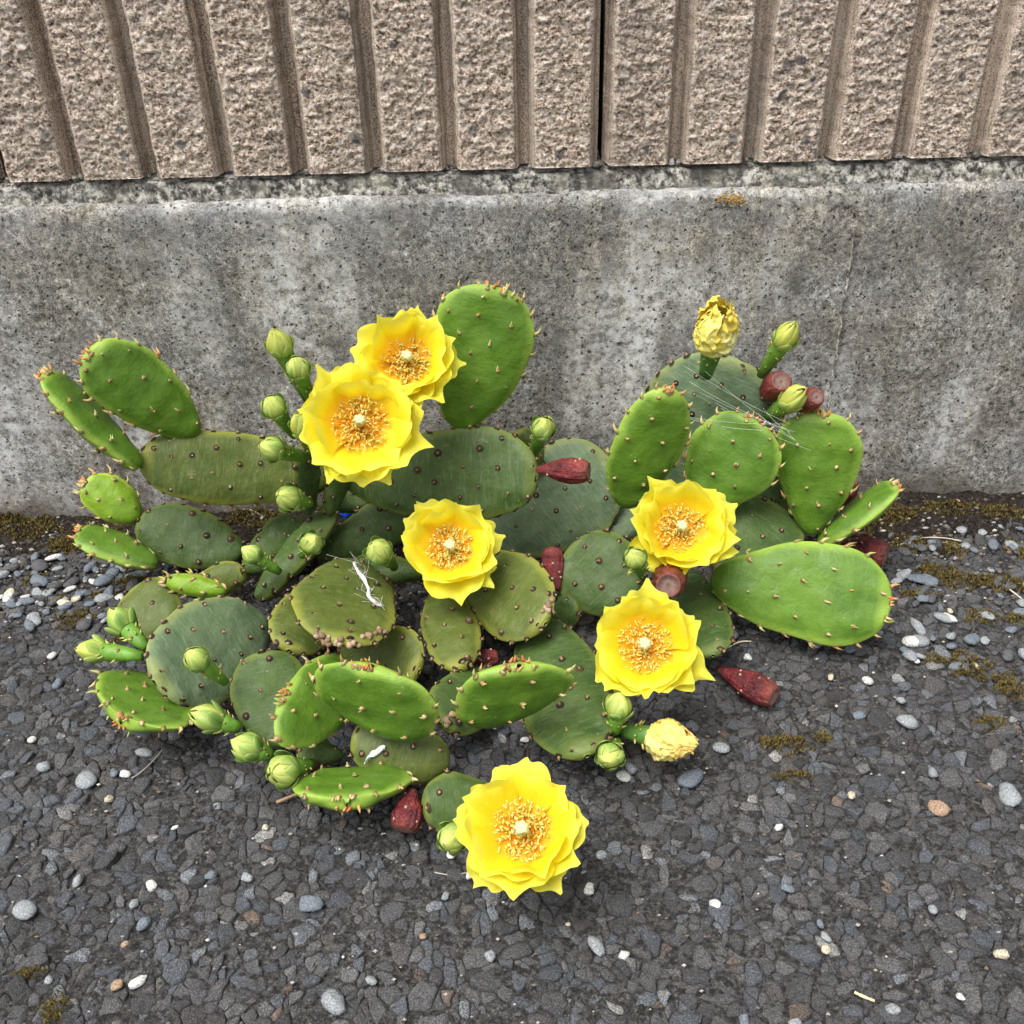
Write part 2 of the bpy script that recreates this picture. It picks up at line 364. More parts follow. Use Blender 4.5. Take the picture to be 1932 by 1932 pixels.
def clip(poly, nx, ny, d):
    out = []
    for i in range(len(poly)):
        x1, y1 = poly[i]; x2, y2 = poly[(i + 1) % len(poly)]
        a, b = nx * x1 + ny * y1 - d, nx * x2 + ny * y2 - d
        if a <= 0: out.append((x1, y1))
        if a * b < 0:
            t = a / (a - b); out.append((x1 + t * (x2 - x1), y1 + t * (y2 - y1)))
    return out
def power_cells(x0, x1, y0, y1):
    """packed stones of mixed sizes: darts of falling radius, then a power diagram"""
    cs = 0.0082; G = {}; P = []
    def near(x, y, r):
        i, j = int(x // cs), int(y // cs)
        for a in range(i - 2, i + 3):
            for b in range(j - 2, j + 3):
                for k in G.get((a, b), ()):
                    yield k
    for rad, tries in ((0.0072, 170), (0.0058, 1000), (0.0045, 5000), (0.0033, 16000), (0.0023, 46000), (0.0015, 50000)):
        xs = rng.uniform(x0, x1, tries); ys = rng.uniform(y0, y1, tries)
        if rad < 0.0025:                     # the finest chips only where they can be made out
            kp = np.abs(xs) < 0.33 + 0.30 * (ys + 0.60) / 0.6; xs, ys = xs[kp], ys[kp]
        for x, y in zip(xs, ys):
            r = rad * random.uniform(0.85, 1.15)
            ok = True
            for k in near(x, y, r):
                q = P[k]
                if (q[0] - x) ** 2 + (q[1] - y) ** 2 < ((q[2] + r) * 0.93) ** 2: ok = False; break
            if ok:
                G.setdefault((int(x // cs), int(y // cs)), []).append(len(P)); P.append((x, y, r))
    cells = []
    for k, (x, y, r) in enumerate(P):
        R = r * 2.2
        poly = [(-R, -R), (R, -R), (R, R), (-R, R)]
        for q in near(x, y, r):
            if q == k: continue
            dx, dy = P[q][0] - x, P[q][1] - y; d = math.hypot(dx, dy)
            if d > 0.03: continue
            t = (d * d + r * r - P[q][2] ** 2) / (2 * d)
            poly = clip(poly, dx / d, dy / d, t)
            if len(poly) < 3: break
        if len(poly) >= 3: cells.append((x, y, r, poly))
    return cells
cells = power_cells(-0.62, 0.62, -0.60, -0.015)
def warp(P):
    """bends the packing so that the stones lose their even shapes"""
    q = np.column_stack([P, np.zeros(len(P))])
    d = np.column_stack([vnoise(q * 85 + 3), vnoise(q * 85 + 51)]) * 0.0042 + np.column_stack([vnoise(q * 330 + 7), vnoise(q * 330 + 91)]) * 0.0011
    return P + d
STONE_COLS = [((0.074, 0.074, 0.078), 10), ((0.096, 0.096, 0.100), 9), ((0.056, 0.056, 0.059), 6), ((0.090, 0.085, 0.083), 4), ((0.086, 0.096, 0.112), 7),
              ((0.125, 0.125, 0.128), 3.0), ((0.165, 0.18, 0.20), 1.6), ((0.27, 0.27, 0.265), 0.5), ((0.14, 0.105, 0.085), 0.35)]
_w = [w for c, w in STONE_COLS]
def stone_mesh(x, y, r, poly):
    a = [(px, py) for px, py in poly]
    area = abs(sum(a[i][0] * a[(i + 1) % len(a)][1] - a[(i + 1) % len(a)][0] * a[i][1] for i in range(len(a)))) / 2
    if area < 2.5e-6: return None
    if r < 0.0034 and random.random() < 0.13: return None       # stone plucked out: binder shows
    b = []
    for i in range(len(a)):                          # knock the corners off, break the long edges
        p, q = a[i], a[(i + 1) % len(a)]; e = math.hypot(q[0] - p[0], q[1] - p[1])
        if e < 0.0004: continue
        ts = (0.13, 0.87) if e < 0.004 else ((0.10, 0.5, 0.90) if e < 0.008 else (0.08, 0.36, 0.64, 0.92))
        b += [(p[0] + (q[0] - p[0]) * t, p[1] + (q[1] - p[1]) * t) for t in ts]
    if len(b) < 4: return None
    a = warp(np.array(b) + [x, y]) - [x, y]; k = len(a); c = a.mean(0); a = a - c
    hgt = min(r, 0.005) * random.uniform(0.16, 0.55); lift = random.gauss(0, 0.0010) - 0.0005
    tx, ty = random.gauss(0, 0.22), random.gauss(0, 0.22)
    gap = random.uniform(0.0001, 0.0005) / max(r, 0.002)
    oc = np.random.default_rng(int(abs(x * 1e5) + abs(y * 1e7))).uniform(-0.25, 0.25, 2) * r
    rings = []; small = r < 0.0027
    for s, z, o in (((0.97, -hgt - 0.0012, 0), (0.84, -hgt * 0.25, .3), (0.42, 0.0, 1)) if small else ((0.99 - gap, -0.006, 0), (0.975 - gap, -hgt * 0.9 - 0.0003, 0), (random.uniform(0.86, 0.93), -hgt * random.uniform(0.1, 0.35), .15), (random.uniform(0.52, 0.7), 0.0, .6), (0.25, hgt * random.uniform(-0.2, 0.2), 1))):
        rings.append(np.column_stack([a * s + oc * o, np.full(k, z)]))
    V = np.concatenate(rings + [np.array([[oc[0], oc[1], 0.0]])])
    nz = fbm((V + [x, y, 0]) * 420, 2)
    nr = len(rings); top = V[:, 2] > -hgt * 0.95 - 0.00035
    V[:, 2] += np.where(top, nz * 0.00055 + V[:, 0] * tx + V[:, 1] * ty + lift, 0)
    V += [c[0] + x, c[1] + y, 0]
    f = grid_faces(nr, k, True) + [((nr - 1) * k + i, (nr - 1) * k + (i + 1) % k, nr * k) for i in range(k)]
    col = random.choices(STONE_COLS, _w)[0][0]; j = random.uniform(0.85, 1.4)
    return V, f, np.array(col) * j, area
stones = []
for x, y, r, poly in cells:
    s = stone_mesh(x, y, r, poly)
    if s is None: continue
    px, py = proj(Vector((x, y, 0)))
    vis = -20 < px < 1950 and 960 < py < 1950
    stones.append(((s[3] * pxm(Vector((x, y, 0))) ** 2 * (0.5 + py / 1932)) if vis else 0, s))
stones.sort(key=lambda t: -t[0])
rest = MB()
for i, (a, s) in enumerate(stones):
    if i < 300:
        o = s[0].mean(0); o[2] = 0
        b = MB(); b.add(s[0], s[1], s[2]); b.obj('stone', M['stone'], asphalt, tuple(o))
    else: rest.add(s[0], s[1], s[2])
tag(rest.obj('small_stones', M['stone'], asphalt), kind='stuff')

# ---- concrete plinth: front face with shallow waves, worn top arris, ledge
nx, nz = 620, 92
prof = []                                     # (y, z) from the ground up the face, round the arris, back along the ledge
for i in range(nz - 14): prof.append((0.0, -0.03 + (ZP - 0.007 + 0.03) * i / (nz - 15)))
for i in range(1, 7): t = math.pi / 2 * i / 6; prof.append((0.007 * (1 - math.cos(t)), ZP - 0.007 + 0.007 * math.sin(t)))
for i in range(1, 9): prof.append((0.007 + 0.05 * i / 8, ZP + 0.0006 * i))
prof = np.array(prof); nz = len(prof)
xs = np.linspace(XL, XR, nx)
V = np.zeros((nx, nz, 3)); V[:, :, 0] = xs[:, None]; V[:, :, 1] = prof[None, :, 0]; V[:, :, 2] = prof[None, :, 1]
Vf = V.reshape(-1, 3)
w = fbm(Vf * 14, 3); w2 = fbm(Vf * 150, 3, 0.6)
arr = np.clip((Vf[:, 2] - 0.225) / 0.027, 0, 1)
Vf[:, 1] -= w * 0.0012 + w2 * 0.0005
Vf[:, 2] += arr * (fbm(Vf * [9, 9, 9] + 5, 3) * 0.0010 + fbm(Vf * 60 + 8, 2) * 0.0011)
Vf[:, 1] += arr * np.clip(fbm(Vf * [25, 25, 25] + 3, 3), 0, 2) * 0.004
mb = MB(); mb.add(Vf, [q[::-1] for q in grid_faces(nx, nz)])
plinth = link('concrete_plinth', mb.mesh('concrete_plinth')); plinth.data.materials.append(M['concrete'])
tag(plinth, 'weathered grey cast concrete plinth under the ribbed block wall', 'plinth')
# body behind the skin
mb = MB()
mb.add([(XL, 0.03, -0.03), (XR, 0.03, -0.03), (XR, 0.16, -0.03), (XL, 0.16, -0.03), (XL, 0.03, ZP - 0.002), (XR, 0.03, ZP - 0.002), (XR, 0.16, ZP - 0.002), (XL, 0.16, ZP - 0.002)],
       [(0, 1, 5, 4), (1, 2, 6, 5), (2, 3, 7, 6), (3, 0, 4, 7), (4, 5, 6, 7)])
mb.obj('core', M['concrete'], plinth, flat=True)
def seam(pa, pb, wd, name):
    """thin upstanding fin left by a joint in the formwork"""
    b = MB(); A, B = Vector(pa), Vector(pb); N = 60; Vv = []
    for i in range(N + 1):
        t = i / N; p = A.lerp(B, t); ww = wd * (0.5 + 0.5 * random.random()) * (0.35 if random.random() < 0.12 else 1)
        off = random.gauss(0, 0.0003); h = 0.0012 * random.uniform(0.5, 1.1)
        Vv += [(p.x + off - ww, 0.001, p.z), (p.x + off - ww * 0.5, -h - 0.0016, p.z), (p.x + off + ww * 0.5, -h - 0.0016, p.z), (p.x + off + ww, 0.001, p.z)]
    b.add(Vv, grid_faces(N + 1, 4)); return b.obj(name, M['mortar'], plinth)
seam(pt(1613, 430, -0.1), pt(1558, 800, -0.1), 0.0011, 'formwork_seam')
# orange lichen
mb = MB()
for i in range(260):
    a = random.uniform(0, 6.28); rr = abs(random.gauss(0, 1)); c = pt(1383 + math.cos(a) * rr * 15, 376 + math.sin(a) * rr * 7, -0.25)
    s = random.uniform(0.0003, 0.0009); v, f = lathe([(0.0001, 1), (0.8, 0.6), (1, 0), (0.8, -0.5)], 6); v = v * s
    v = np.column_stack([v[:, 0], -v[:, 2] * 0.6, v[:, 1]]) + np.array(c)
    mb.add(v, f, random.choice([(0.36, 0.20, 0.05), (0.44, 0.26, 0.07), (0.30, 0.17, 0.05), (0.34, 0.30, 0.18)]))
lich = tag(mb.obj('lichen', M['moss']), 'orange lichen patch high on the grey concrete plinth', 'lichen', kind='stuff')

# ---- ribbed split-face block wall
wall = link('block_wall', None, loc=(0, 0.02, 0.26)); tag(wall, 'tan split-faced block wall with vertical ribs above the concrete plinth', 'wall')
XJ = pt(1136, 322, -0.01).x
FACE = 0.009; ZB = 0.268; BH, BW, PIT = 0.190, 0.400, 0.050
DEP = 0.013
def rib_mesh(seed):
    nu, nv = 46, 176
    wr, wf = 0.0222, 0.0190                # half width at the root and at the face
    pr = [(-wr, DEP), (-wf - 0.0006, 0.0025), (-wf + 0.0008, 0.0006)] + [(-wf + 0.002 + (2 * wf - 0.004) * i / (nu - 7), 0.0) for i in range(nu - 6)] + [(wf - 0.0008, 0.0006), (wf + 0.0006, 0.0025), (wr, DEP)]
    pr = np.array(pr); zs = np.linspace(0, BH - 0.001, nv)
    V = np.zeros((nv, nu, 3)); V[:, :, 0] = pr[None, :, 0]; V[:, :, 1] = pr[None, :, 1]; V[:, :, 2] = zs[:, None]
    Q = V.reshape(-1, 3); e = smooth(0, 0.0035, wf - np.abs(Q[:, 0])) * smooth(-0.001, 0.003, Q[:, 2]) * smooth(-0.001, 0.003, BH - Q[:, 2])
    off = np.array([seed * 3.1, seed * 1.7, seed * 0.9])
    d = fbm(Q * [85, 1, 190] + off, 3, 0.6) * 0.0009 + fbm(Q * [430, 1, 620] + off, 3, 0.75) * 0.0010
    Q[:, 1] -= (d + 0.0002) * e
    edge = (1 - e) * (np.abs(Q[:, 0]) > wf - 0.002)
    Q[:, 0] += edge * fbm(Q * [1, 1, 190] + off, 2) * 0.0006
    b = MB(); f = grid_faces(nv, nu); f.append(tuple(range(nu))); f.append(tuple(range((nv - 1) * nu, nv * nu))[::-1])
    b.add(Q, f); me = b.mesh('rib'); me.materials.append(M['block']); me.materials.append(M['groove'])
    mi = np.zeros(len(me.polygons), dtype=np.int32); jj = np.arange((nv - 1) * (nu - 1)) % (nu - 1); mi[:len(jj)] = (jj < 2) | (jj > nu - 4); me.polygons.foreach_set('material_index', mi); return me
RIBS = [rib_mesh(k) for k in range(6)]
gv, gu = 60, 60
b = MB(); V = []
for i in range(gv):
    for j in range(gu): V.append((BW * j / (gu - 1) * 0.9925 + 0.0015, 0, (BH - 0.001) * i / (gv - 1)))
V = np.array(V); V[:, 1] = fbm(V * [160, 1, 22], 3) * 0.0006
b.add(V, grid_faces(gv, gu))
b.add([(0.0015, 0.0, 0), (BW - 0.0015, 0.0, 0), (BW - 0.0015, 0.11, 0), (0.0015, 0.11, 0), (0.0015, 0.0, BH - 0.001), (BW - 0.0015, 0.0, BH - 0.001), (BW - 0.0015, 0.11, BH - 0.001), (0.0015, 0.11, BH - 0.001)],
      [(0, 3, 2, 1), (1, 2, 6, 5), (2, 3, 7, 6), (3, 0, 4, 7), (4, 5, 6, 7)])
GM = b.mesh('concrete_block'); GM.materials.append(M['groove'])
for course in range(2):
    for bi in range(-3, 3):
        bx, bz = XJ + bi * BW, ZB + course * (BH + 0.010)
        blk = link('concrete_block', GM, wall, (bx, FACE + DEP, bz))
        for k in range(8):
            rx = bx + PIT * (k + 0.5) + random.uniform(-0.0006, 0.0006)
            o = link('rib', RIBS[(k * 5 + bi * 3 + course * 2) % 6], blk, (rx, FACE + random.uniform(-0.0005, 0.0005), bz))
# bed mortar: lumpy, squeezed out unevenly into the channels
def mortar_bed(z0, z1, name):
    nxm, nm = 900, 9; V = np.zeros((nxm, nm, 3)); xs = np.linspace(XL, XR, nxm); V[:, :, 0] = xs[:, None]
    n2 = fbm(np.column_stack([xs * 160, xs * 0 + 3, xs * 0]), 3); nn = fbm(np.column_stack([xs * 30, xs * 0, xs * 0]), 3)
    for j in range(nm):
        t = j / (nm - 1)
        V[:, j, 1] = FACE + 0.0035 - 0.0045 * (1 - t) + np.clip(nn, -1, 1) * 0.0012 + n2 * 0.0006 + (0.012 if j >= nm - 2 else 0)
        V[:, j, 2] = z0 + (z1 - z0) * t
    Q = V.reshape(-1, 3); Q[:, 1] -= fbm(Q * 300, 3, 0.7) * 0.0011
    b = MB(); b.add(Q, [q[::-1] for q in grid_faces(nxm, nm)])
    for k in range(150):                     # crumbs squeezed out into the channels
        c = Vector((XJ + PIT * random.randrange(-26, 24) + random.gauss(0, 0.004), FACE + 0.006 + random.random() * 0.004, z1 - 0.0005)); r = random.uniform(0.0008, 0.0026)
        v, f = lathe([(0.02, 0.9), (0.7, 0.6), (1, 0), (0.9, -0.6)], 7); v = np.array(v) * (1 + 0.25 * vnoise(np.array(v) * 2 + k))[:, None]
        b.add(v * r + np.array(c), f)
    return b.obj(name, M['mortar'], wall)
mortar_bed(ZP - 0.003, ZB + 0.0005, 'mortar_bed'); mortar_bed(ZB + BH - 0.001, ZB + BH + 0.0105, 'mortar_bed')

# ---- soil strip along the wall
nx, ny = 560, 70
xs = np.linspace(-0.75, 0.75, nx); ys = np.linspace(0.0, -0.17, ny)
X, Y = np.meshgrid(xs, ys, indexing='ij'); Q = np.column_stack([X.ravel(), Y.ravel(), np.zeros(nx * ny)])
edge = 0.052 + 0.022 * fbm(Q * [9, 0, 0], 3) + 0.05 * np.exp(-((Q[:, 0] + 0.05) / 0.17) ** 2)
def soil_h(Q, edge):
    t = 1 - (-Q[:, 1]) / edge
    return 0.009 * np.clip(t, -1, 1) + 0.0022 * fbm(Q * 55, 3) - 0.0015
Q[:, 2] = np.maximum(soil_h(Q, edge), -0.005) + 0.0011 * fbm(Q * 320, 3, 0.7)
mb = MB(); mb.add(Q, [q[::-1] for q in grid_faces(nx, ny)]); soil = tag(mb.obj('soil', M['soil']), kind='structure')
soil_bvh = BVHTree.FromPolygons([tuple(v) for v in Q], grid_faces(nx, ny))
def ground_z(x, y):
    h = soil_bvh.ray_cast(Vector((x, y, 0.5)), Vector((0, 0, -1)))[0]
    return max(h.z if h else -1, 0.0002)

# ================================================================== CACTUS
cactus = link('prickly_pear_cactus', None, loc=(0.0, -0.13, 0.0))
tag(cactus, 'sprawling prickly pear cactus with yellow flowers growing at the foot of the plinth', 'cactus')
PADS = {}
def cone(p, d, r, ln, bend=None, n=5):
    d = Vector(d).normalized(); q = p + d * ln * 0.55
    e = p + d * ln + (bend * ln * 0.35 if bend else Vector((0, 0, 0)))
    return tube([p, q, e], [r, r * 0.62, r * 0.08], n)
def blob(p, nrm, r, h, n=7):
    v, f = lathe([(0.02, 1.0), (0.55, 0.86), (0.95, 0.35), (1.0, -0.3)], n)
    x, y, z = frame(nrm)
    return [tuple(Vector(p) + x * a * r + y * b_ * r + z * c * h) for a, b_, c in v], f + [tuple(range(n))]

def pad(name, base, tip, w=None, kind='old', roll=0, side=None, th=14, bend=0.0, sbend=0.0, ob=0.30, leaves=None, dens=1.0, wob=0.03, cut=0.0, twist=0):
    """flattened stem joint. base, tip: (px,py,v). w: width (picture units). th: thickness mm. bend: curl along/across"""
    B, T = pt(*base), pt(*tip); a = T - B; Lg = a.length; ah = a.normalized(); mid = (B + T) / 2
    if side is not None:
        s = pt(*side[1]) - pt(*side[0]); hw = s.length / 2; s = s.normalized(); nn = ah.cross(s).normalized()
        ctr = (pt(*side[0]) + pt(*side[1])) / 2; sh = (ctr - mid); sh = s * sh.dot(s)
        if nn.dot(CAM - mid) < 0: nn = -nn
    else:
        c = (CAM - mid).normalized(); n0 = (c - ah * c.dot(ah)).normalized()
        nn = Matrix.Rotation(math.radians(roll), 3, ah) @ n0; s = nn.cross(ah).normalized(); hw = w / pxm(mid) / 2; sh = Vector((0, 0, 0))
    seed = sum(ord(ch) * (i + 3) for i, ch in enumerate(name)) * 0.37
    R = random.Random(seed); th = th / 1000 / 2
    p1, p2 = R.uniform(0, 6), R.uniform(0, 6)
    thmax = max(math.sin(x) ** 0.92 * (1 - ob * math.cos(x)) for x in np.linspace(0.01, 3.13, 60))
    def prof(t, sg):
        th_ = math.acos(max(-1, min(1, 1 - 2 * t)))
        f = (max(math.sin(th_), 1e-4) ** 0.92) * (1 - ob * math.cos(th_)) / thmax
        f *= 1 + wob * math.sin(3.2 * th_ + p1 + sg * 1.3) + wob * 0.6 * math.sin(7 * th_ + p2 - sg)
        if cut: f *= 1 - cut * math.exp(-((t - 0.62) / 0.2) ** 2) * (1 if sg > 0 else 0)
        return hw * f
    def surf(t, x, sg):
        """t along, x across (-1..1), sg = +1 front, -1 back"""
        f = prof(t, 1 if x > 0 else -1)
        thk = th * (math.sin(math.acos(max(-1, min(1, 1 - 2 * t)))) ** 0.5) * (1.12 - 0.3 * t)
        z = thk * max(0.0, 1 - abs(x) ** 2.7) ** 0.66 * sg
        off = bend * Lg * (4 * (t - 0.5) ** 2) + sbend * hw * x * x + twist * hw * x * (t - 0.5)
        q = B + a * t + s * (f * x) + sh * math.sin(math.pi * t) + nn * (z + off)
        return q
    # areoles on a slanting lattice
    sp = 0.0152 / dens
    ar = []
    rows = max(2, int(Lg / sp + 0.5))
    for i in range(rows):
        t = (i + 0.55) / rows
        W2 = prof(t, 1) * 2; k = max(1, int(W2 / (sp * 1.18) + 0.3))
        for j in range(k):
            x = ((j + 0.5 + (0.25 if i % 2 else -0.25)) / k) * 2 - 1
            x += R.gauss(0, 0.05); tt = t + R.gauss(0, 0.018)
            if abs(x) < 0.84 and 0.05 < tt < 0.97: ar.append((tt, x))
    rim = []
    per = 2 * (Lg + hw); nr = max(5, int(per / (sp * 0.92)))
    for i in range(nr):
        u = (i + 0.5) / nr
        for sg in (-1, 1):
            th_ = 0.25 + u * (math.pi - 0.28); t = (1 - math.cos(th_)) / 2
            if R.random() < 0.9 and i % 2 == (0 if sg < 0 else nr % 2): rim.append((t, sg * 1.0))
    for q in range(3 if kind in ('young', 'lime') else 1): rim.append((0.992 - 0.02 * R.random(), R.uniform(-0.8, 0.8)))
    nt_, nph = 44, 56
    V = np.zeros((nt_, nph, 3)); C = np.zeros((nt_, nph, 3))
    for i in range(nt_):
        t = (1 - math.cos(math.pi * (0.012 + 0.976 * i / (nt_ - 1)))) / 2
        for j in range(nph):
            ph = 2 * math.pi * j / nph; cx, sy = math.cos(ph), math.sin(ph)
            x = math.copysign(abs(cx) ** 0.82, cx)
            V[i, j] = surf(t, x, 1 if sy >= 0 else -1)
            rimv = max(abs(x) ** 3.0, smooth(0.80, 1.0, t) * 0.9, smooth(0.12, 0, t) * 0.6)
            C[i, j] = (rimv, t, 0.5 + 0.5 * x * prof(t, 1) / hw)
    Qv = V.reshape(-1, 3)
    # low swellings below the areoles
    D = np.zeros(len(Qv))
    for t, x in ar:
        for sg in (1, -1):
            p = np.array(surf(t, x, sg)); D += np.exp(-((Qv - p) ** 2).sum(1) / (0.0052 ** 2)) * sg * 0.0011
    D += fbm(Qv * 45 + seed, 2) * 0.0011
    Qv += np.array(nn)[None, :] * D[:, None]
    b = MB(); f = grid_faces(nt_, nph, True); f.append(tuple(range(nph))); f.append(tuple(range((nt_ - 1) * nph, nt_ * nph))[::-1])
    b.add(Qv, f, C.reshape(-1, 3))
    o = b.obj('cactus_pad', M[kind], cactus, tuple(B))
    # areole tufts, little leaf horns on young joints
    sb = MB(); young = kind in ('young', 'lime')
    lv = young if leaves is None else leaves
    sgn = 1
    def tuft(p, d, k, tipd, face=False):
        if young:
            c0 = R.choice([(0.42, 0.31, 0.15), (0.52, 0.43, 0.24), (0.36, 0.22, 0.10)])
            kb = R.uniform(0.75, 1.25)
            sb.add(*blob(p, d, 0.0015 * k * kb, 0.0005 * k * kb), R.choice([(0.16, 0.13, 0.05), (0.24, 0.17, 0.07)]))
            sb.add(*blob(p + tipd * 0.0004, d, 0.0010 * k * kb, 0.0010 * k * kb), c0)
            if lv:
                bd = (tipd - d * tipd.dot(d))
                for q in range(1 if R.random() < 0.65 else 2):
                    dd = (d + tipd * R.uniform(0.2, 0.9) + Vector((R.gauss(0, .25), R.gauss(0, .25), R.gauss(0, .25)))).normalized()
                    cc = R.choice([(0.40, 0.42, 0.13), (0.54, 0.42, 0.20), (0.52, 0.30, 0.13), (0.50, 0.44, 0.22), (0.30, 0.24, 0.09)])
                    sb.add(*cone(p, dd, 0.0010 * k, R.uniform(0.0034, 0.0058) * k * (0.68 if face else 0.8), bd), cc)
        else:
            sb.add(*blob(p, d, 0.0020 * k * R.uniform(0.75, 1.2), 0.0005 * k, 9), R.choice([(0.040, 0.026, 0.018), (0.06, 0.036, 0.022), (0.03, 0.022, 0.016)]))
            sb.add(*blob(p + d * 0.0003, d, 0.0009 * k * R.uniform(0.7, 1.2), 0.0008 * k), R.choice([(0.28, 0.18, 0.10), (0.36, 0.25, 0.15), (0.20, 0.12, 0.07)]))
            if R.random() < 0.75:
                for q in range(5): sb.add(*cone(p, (d + Vector((R.gauss(0, .5), R.gauss(0, .5), R.gauss(0, .5)))).normalized(), 0.00035, R.uniform(0.0015, 0.003), None, 4), (0.38, 0.25, 0.13))
    for t, x in ar:
        for sg in (1, -1):
            p = Vector(surf(t, x, sg)) + nn * (0.0009 * sg)
            tuft(p, nn * sg, R.uniform(0.85, 1.2), ah, True)
    for t, x in rim:
        p = Vector(surf(t, x, 1)); ctr = B + a * t + nn * (bend * Lg * (4 * (t - 0.5) ** 2) + sbend * hw * x * x)
        d = s * (x if abs(x) > 0.9 else x * 0.5) + ah * (0.25 + 1.4 * max(0, t - 0.75) * 3); d = d.normalized()
        tuft(p - d * 0.0004, d, R.uniform(1.1, 1.5), ah)
    if young:                                  # reddish tuft of leaves at the growing tip
        for q in range(7):
            p = Vector(surf(R.uniform(0.975, 0.99), R.uniform(-0.55, 0.55), R.choice((-1, 1))))
            dd = (ah + s * R.gauss(0, .35) + nn * R.gauss(0, .35)).normalized()
            sb.add(*cone(p, dd, 0.0011, R.uniform(0.003, 0.005)), R.choice([(0.55, 0.16, 0.06), (0.50, 0.22, 0.08), (0.60, 0.32, 0.10)]))
    tag(sb.obj('areoles', M['spine'], o, tuple(B)), kind='stuff')
    PADS[name] = (mid, nn, th, o, BVHTree.FromPolygons([tuple(v) for v in Qv], f))
    return o
def on_pad(name, px, py, off=0.0008):
    d = ray(px, py).normalized(); h = PADS[name][4].ray_cast(CAM, d)
    if h[0] is None:
        mid, nn = PADS[name][0], PADS[name][1]; k = (mid - CAM).dot(nn) / d.dot(nn); return CAM + d * k + nn * (PADS[name][2] + off)
    return h[0] + h[1] * off if h[1].dot(d) < 0 else h[0] - h[1] * off

pad('a1', (374, 818, -7), (166, 660, -9), 138, 'young')
pad('a2', (262, 884, -10), (82, 703, -9), 120, 'young', roll=62, th=14)
pad('a3', (625, 905, -6), (262, 866, -9), 140, 'olive', ob=0.2)
pad('a4', (865, 810, -7), (938, 540, -6), 192, 'young', ob=0.34)
pad('a5', (640, 900, -8), (1016, 893, -9.5), 180, 'old', ob=0.3)
pad('a6', (925, 1035, 0.8), (1155, 870, -3), 200, 'pale')
pad('a6b', (1015, 880, -4), (968, 818, -4), 80, 'olive')
pad('a7', (1262, 965, -3.5), (1400, 680, -3), 275, 'pale', ob=0.12)
pad('a8', (1178, 955, -9), (1264, 733, -9), 138, 'young', roll=22, ob=0.1)
pad('a9', (1330, 950, -9), (1425, 790, -8), 172, 'young', ob=0.15)
pad('a10', (1530, 1010, -9.5), (1550, 777, -8), 158, 'young', ob=0.46)
pad('a11', (1545, 1028, -10), (1692, 914, -9), 100, 'young', roll=-62, th=14)
pad('a12', (1340, 1092, 4), (1682, 1138, 4.2), 190, 'young', ob=0.28)
pad('a13', (1375, 1100, 2.5), (1455, 945, -7), 180, 'old')
pad('a13b', (1390, 970, -6), (1460, 890, -6), 130, 'old')
pad('a14', (460, 1042, 2.5), (258, 990, 4), 118, 'old', ob=0.2)
pad('a15', (264, 978, 4), (160, 908, 7), 84, 'lime', dens=1.2, ob=0.15)
pad('a16', (296, 1068, 2.8), (147, 1002, 5.2), 92, 'young', roll=52, dens=1.2, th=13)
pad('a17', (428, 1118, 3.4), (312, 1094, 4.2), 42, 'lime', dens=1.7, th=12, ob=0.1)
pad('a18', (345, 1118, 1.6), (462, 1078, 3), 62, 'olive')
pad('a19', (335, 1195, 1.8), (240, 1122, 3), 135, 'olive')
pad('a20', (498, 1168, 3), (290, 1288, 5), 195, 'pale', ob=0.1)
pad('a21', (535, 1412, 1.6), (492, 1230, 5), 145, 'old', ob=0.22)
pad('a22', (662, 1340, 3), (534, 1310, 6.2), None, 'young', side=((640, 1234, 5.0), (556, 1412, 4.2)), ob=0.08)
pad('a23', (742, 1388, 4.0), (700, 1256, 9.2), None, 'young', side=((598, 1290, 6.8), (832, 1342, 6.4)), ob=0.1)
pad('a24', (925, 1362, 4.0), (978, 1255, 8.8), None, 'young', side=((856, 1312, 6.2), (1070, 1288, 6.2)), ob=0.1)
pad('a25', (930, 1268, 1.8), (832, 1366, 3), 120, 'old')
pad('a26', (1008, 1168, 2.4), (1108, 1428, 3), 172, 'old', ob=0.12)
pad('a27', (848, 1442, 1.5), (664, 1388, 3.4), 128, 'olive', ob=0.14)
pad('a28', (940, 1505, 1.4), (798, 1522, 2.5), 112, 'old')
pad('a29', (690, 1458, 1.4), (655, 1516, 4.0), None, 'young', side=((546, 1500, 3.4), (776, 1484, 3.2)), ob=0.05, th=14, sbend=0.10)
pad('a30', (312, 1302, 1.6), (228, 1362, 4.4), None, 'young', side=((163, 1296, 3.2), (333, 1390, 3.4)), ob=0.05, th=14, sbend=0.12)
pad('a31', (668, 1062, 4.6), (640, 1216, 6.6), 195, 'olive', ob=0.12, wob=0.05)
pad('a32', (600, 1110, 2), (545, 1228, 3), 118, 'olive')
pad('a33', (640, 1205, 0.9), (792, 1268, 2.6), 135, 'olive')
pad('a34', (832, 1108, 3.2), (868, 1263, 3.6), 108, 'olive', ob=0.1)
pad('a35', (880, 1060, 4), (1030, 1178, 5), 162, 'olive', ob=0.1)
pad('a36', (1195, 1145, 2.4), (1078, 1028, 5), 165, 'old', ob=0.16)
pad('a37', (1300, 1082, 1.8), (1345, 1238, 2.4), 105, 'old')
pad('a38', (486, 1132, 1.6), (630, 960, -7), 85, 'old', roll=-55, th=17)
pad('a38b', (465, 1080, 1.8), (575, 985, 3.4), 95, 'old')
pad('a39', (598, 1052, 1.8), (788, 957, -7), 92, 'old')
pad('a40', (810, 1083, 3.5), (664, 1066, 4.2), 58, 'old')
pad('a42', (574, 968, -8), (578, 838, -9.5), 62, 'old', roll=45, th=16)
pad('a43', (618, 968, -8), (650, 878, -9), 46, 'old', roll=30)
pad('a44', (1025, 1152, 1), (1095, 1146, 2), 72, 'old')
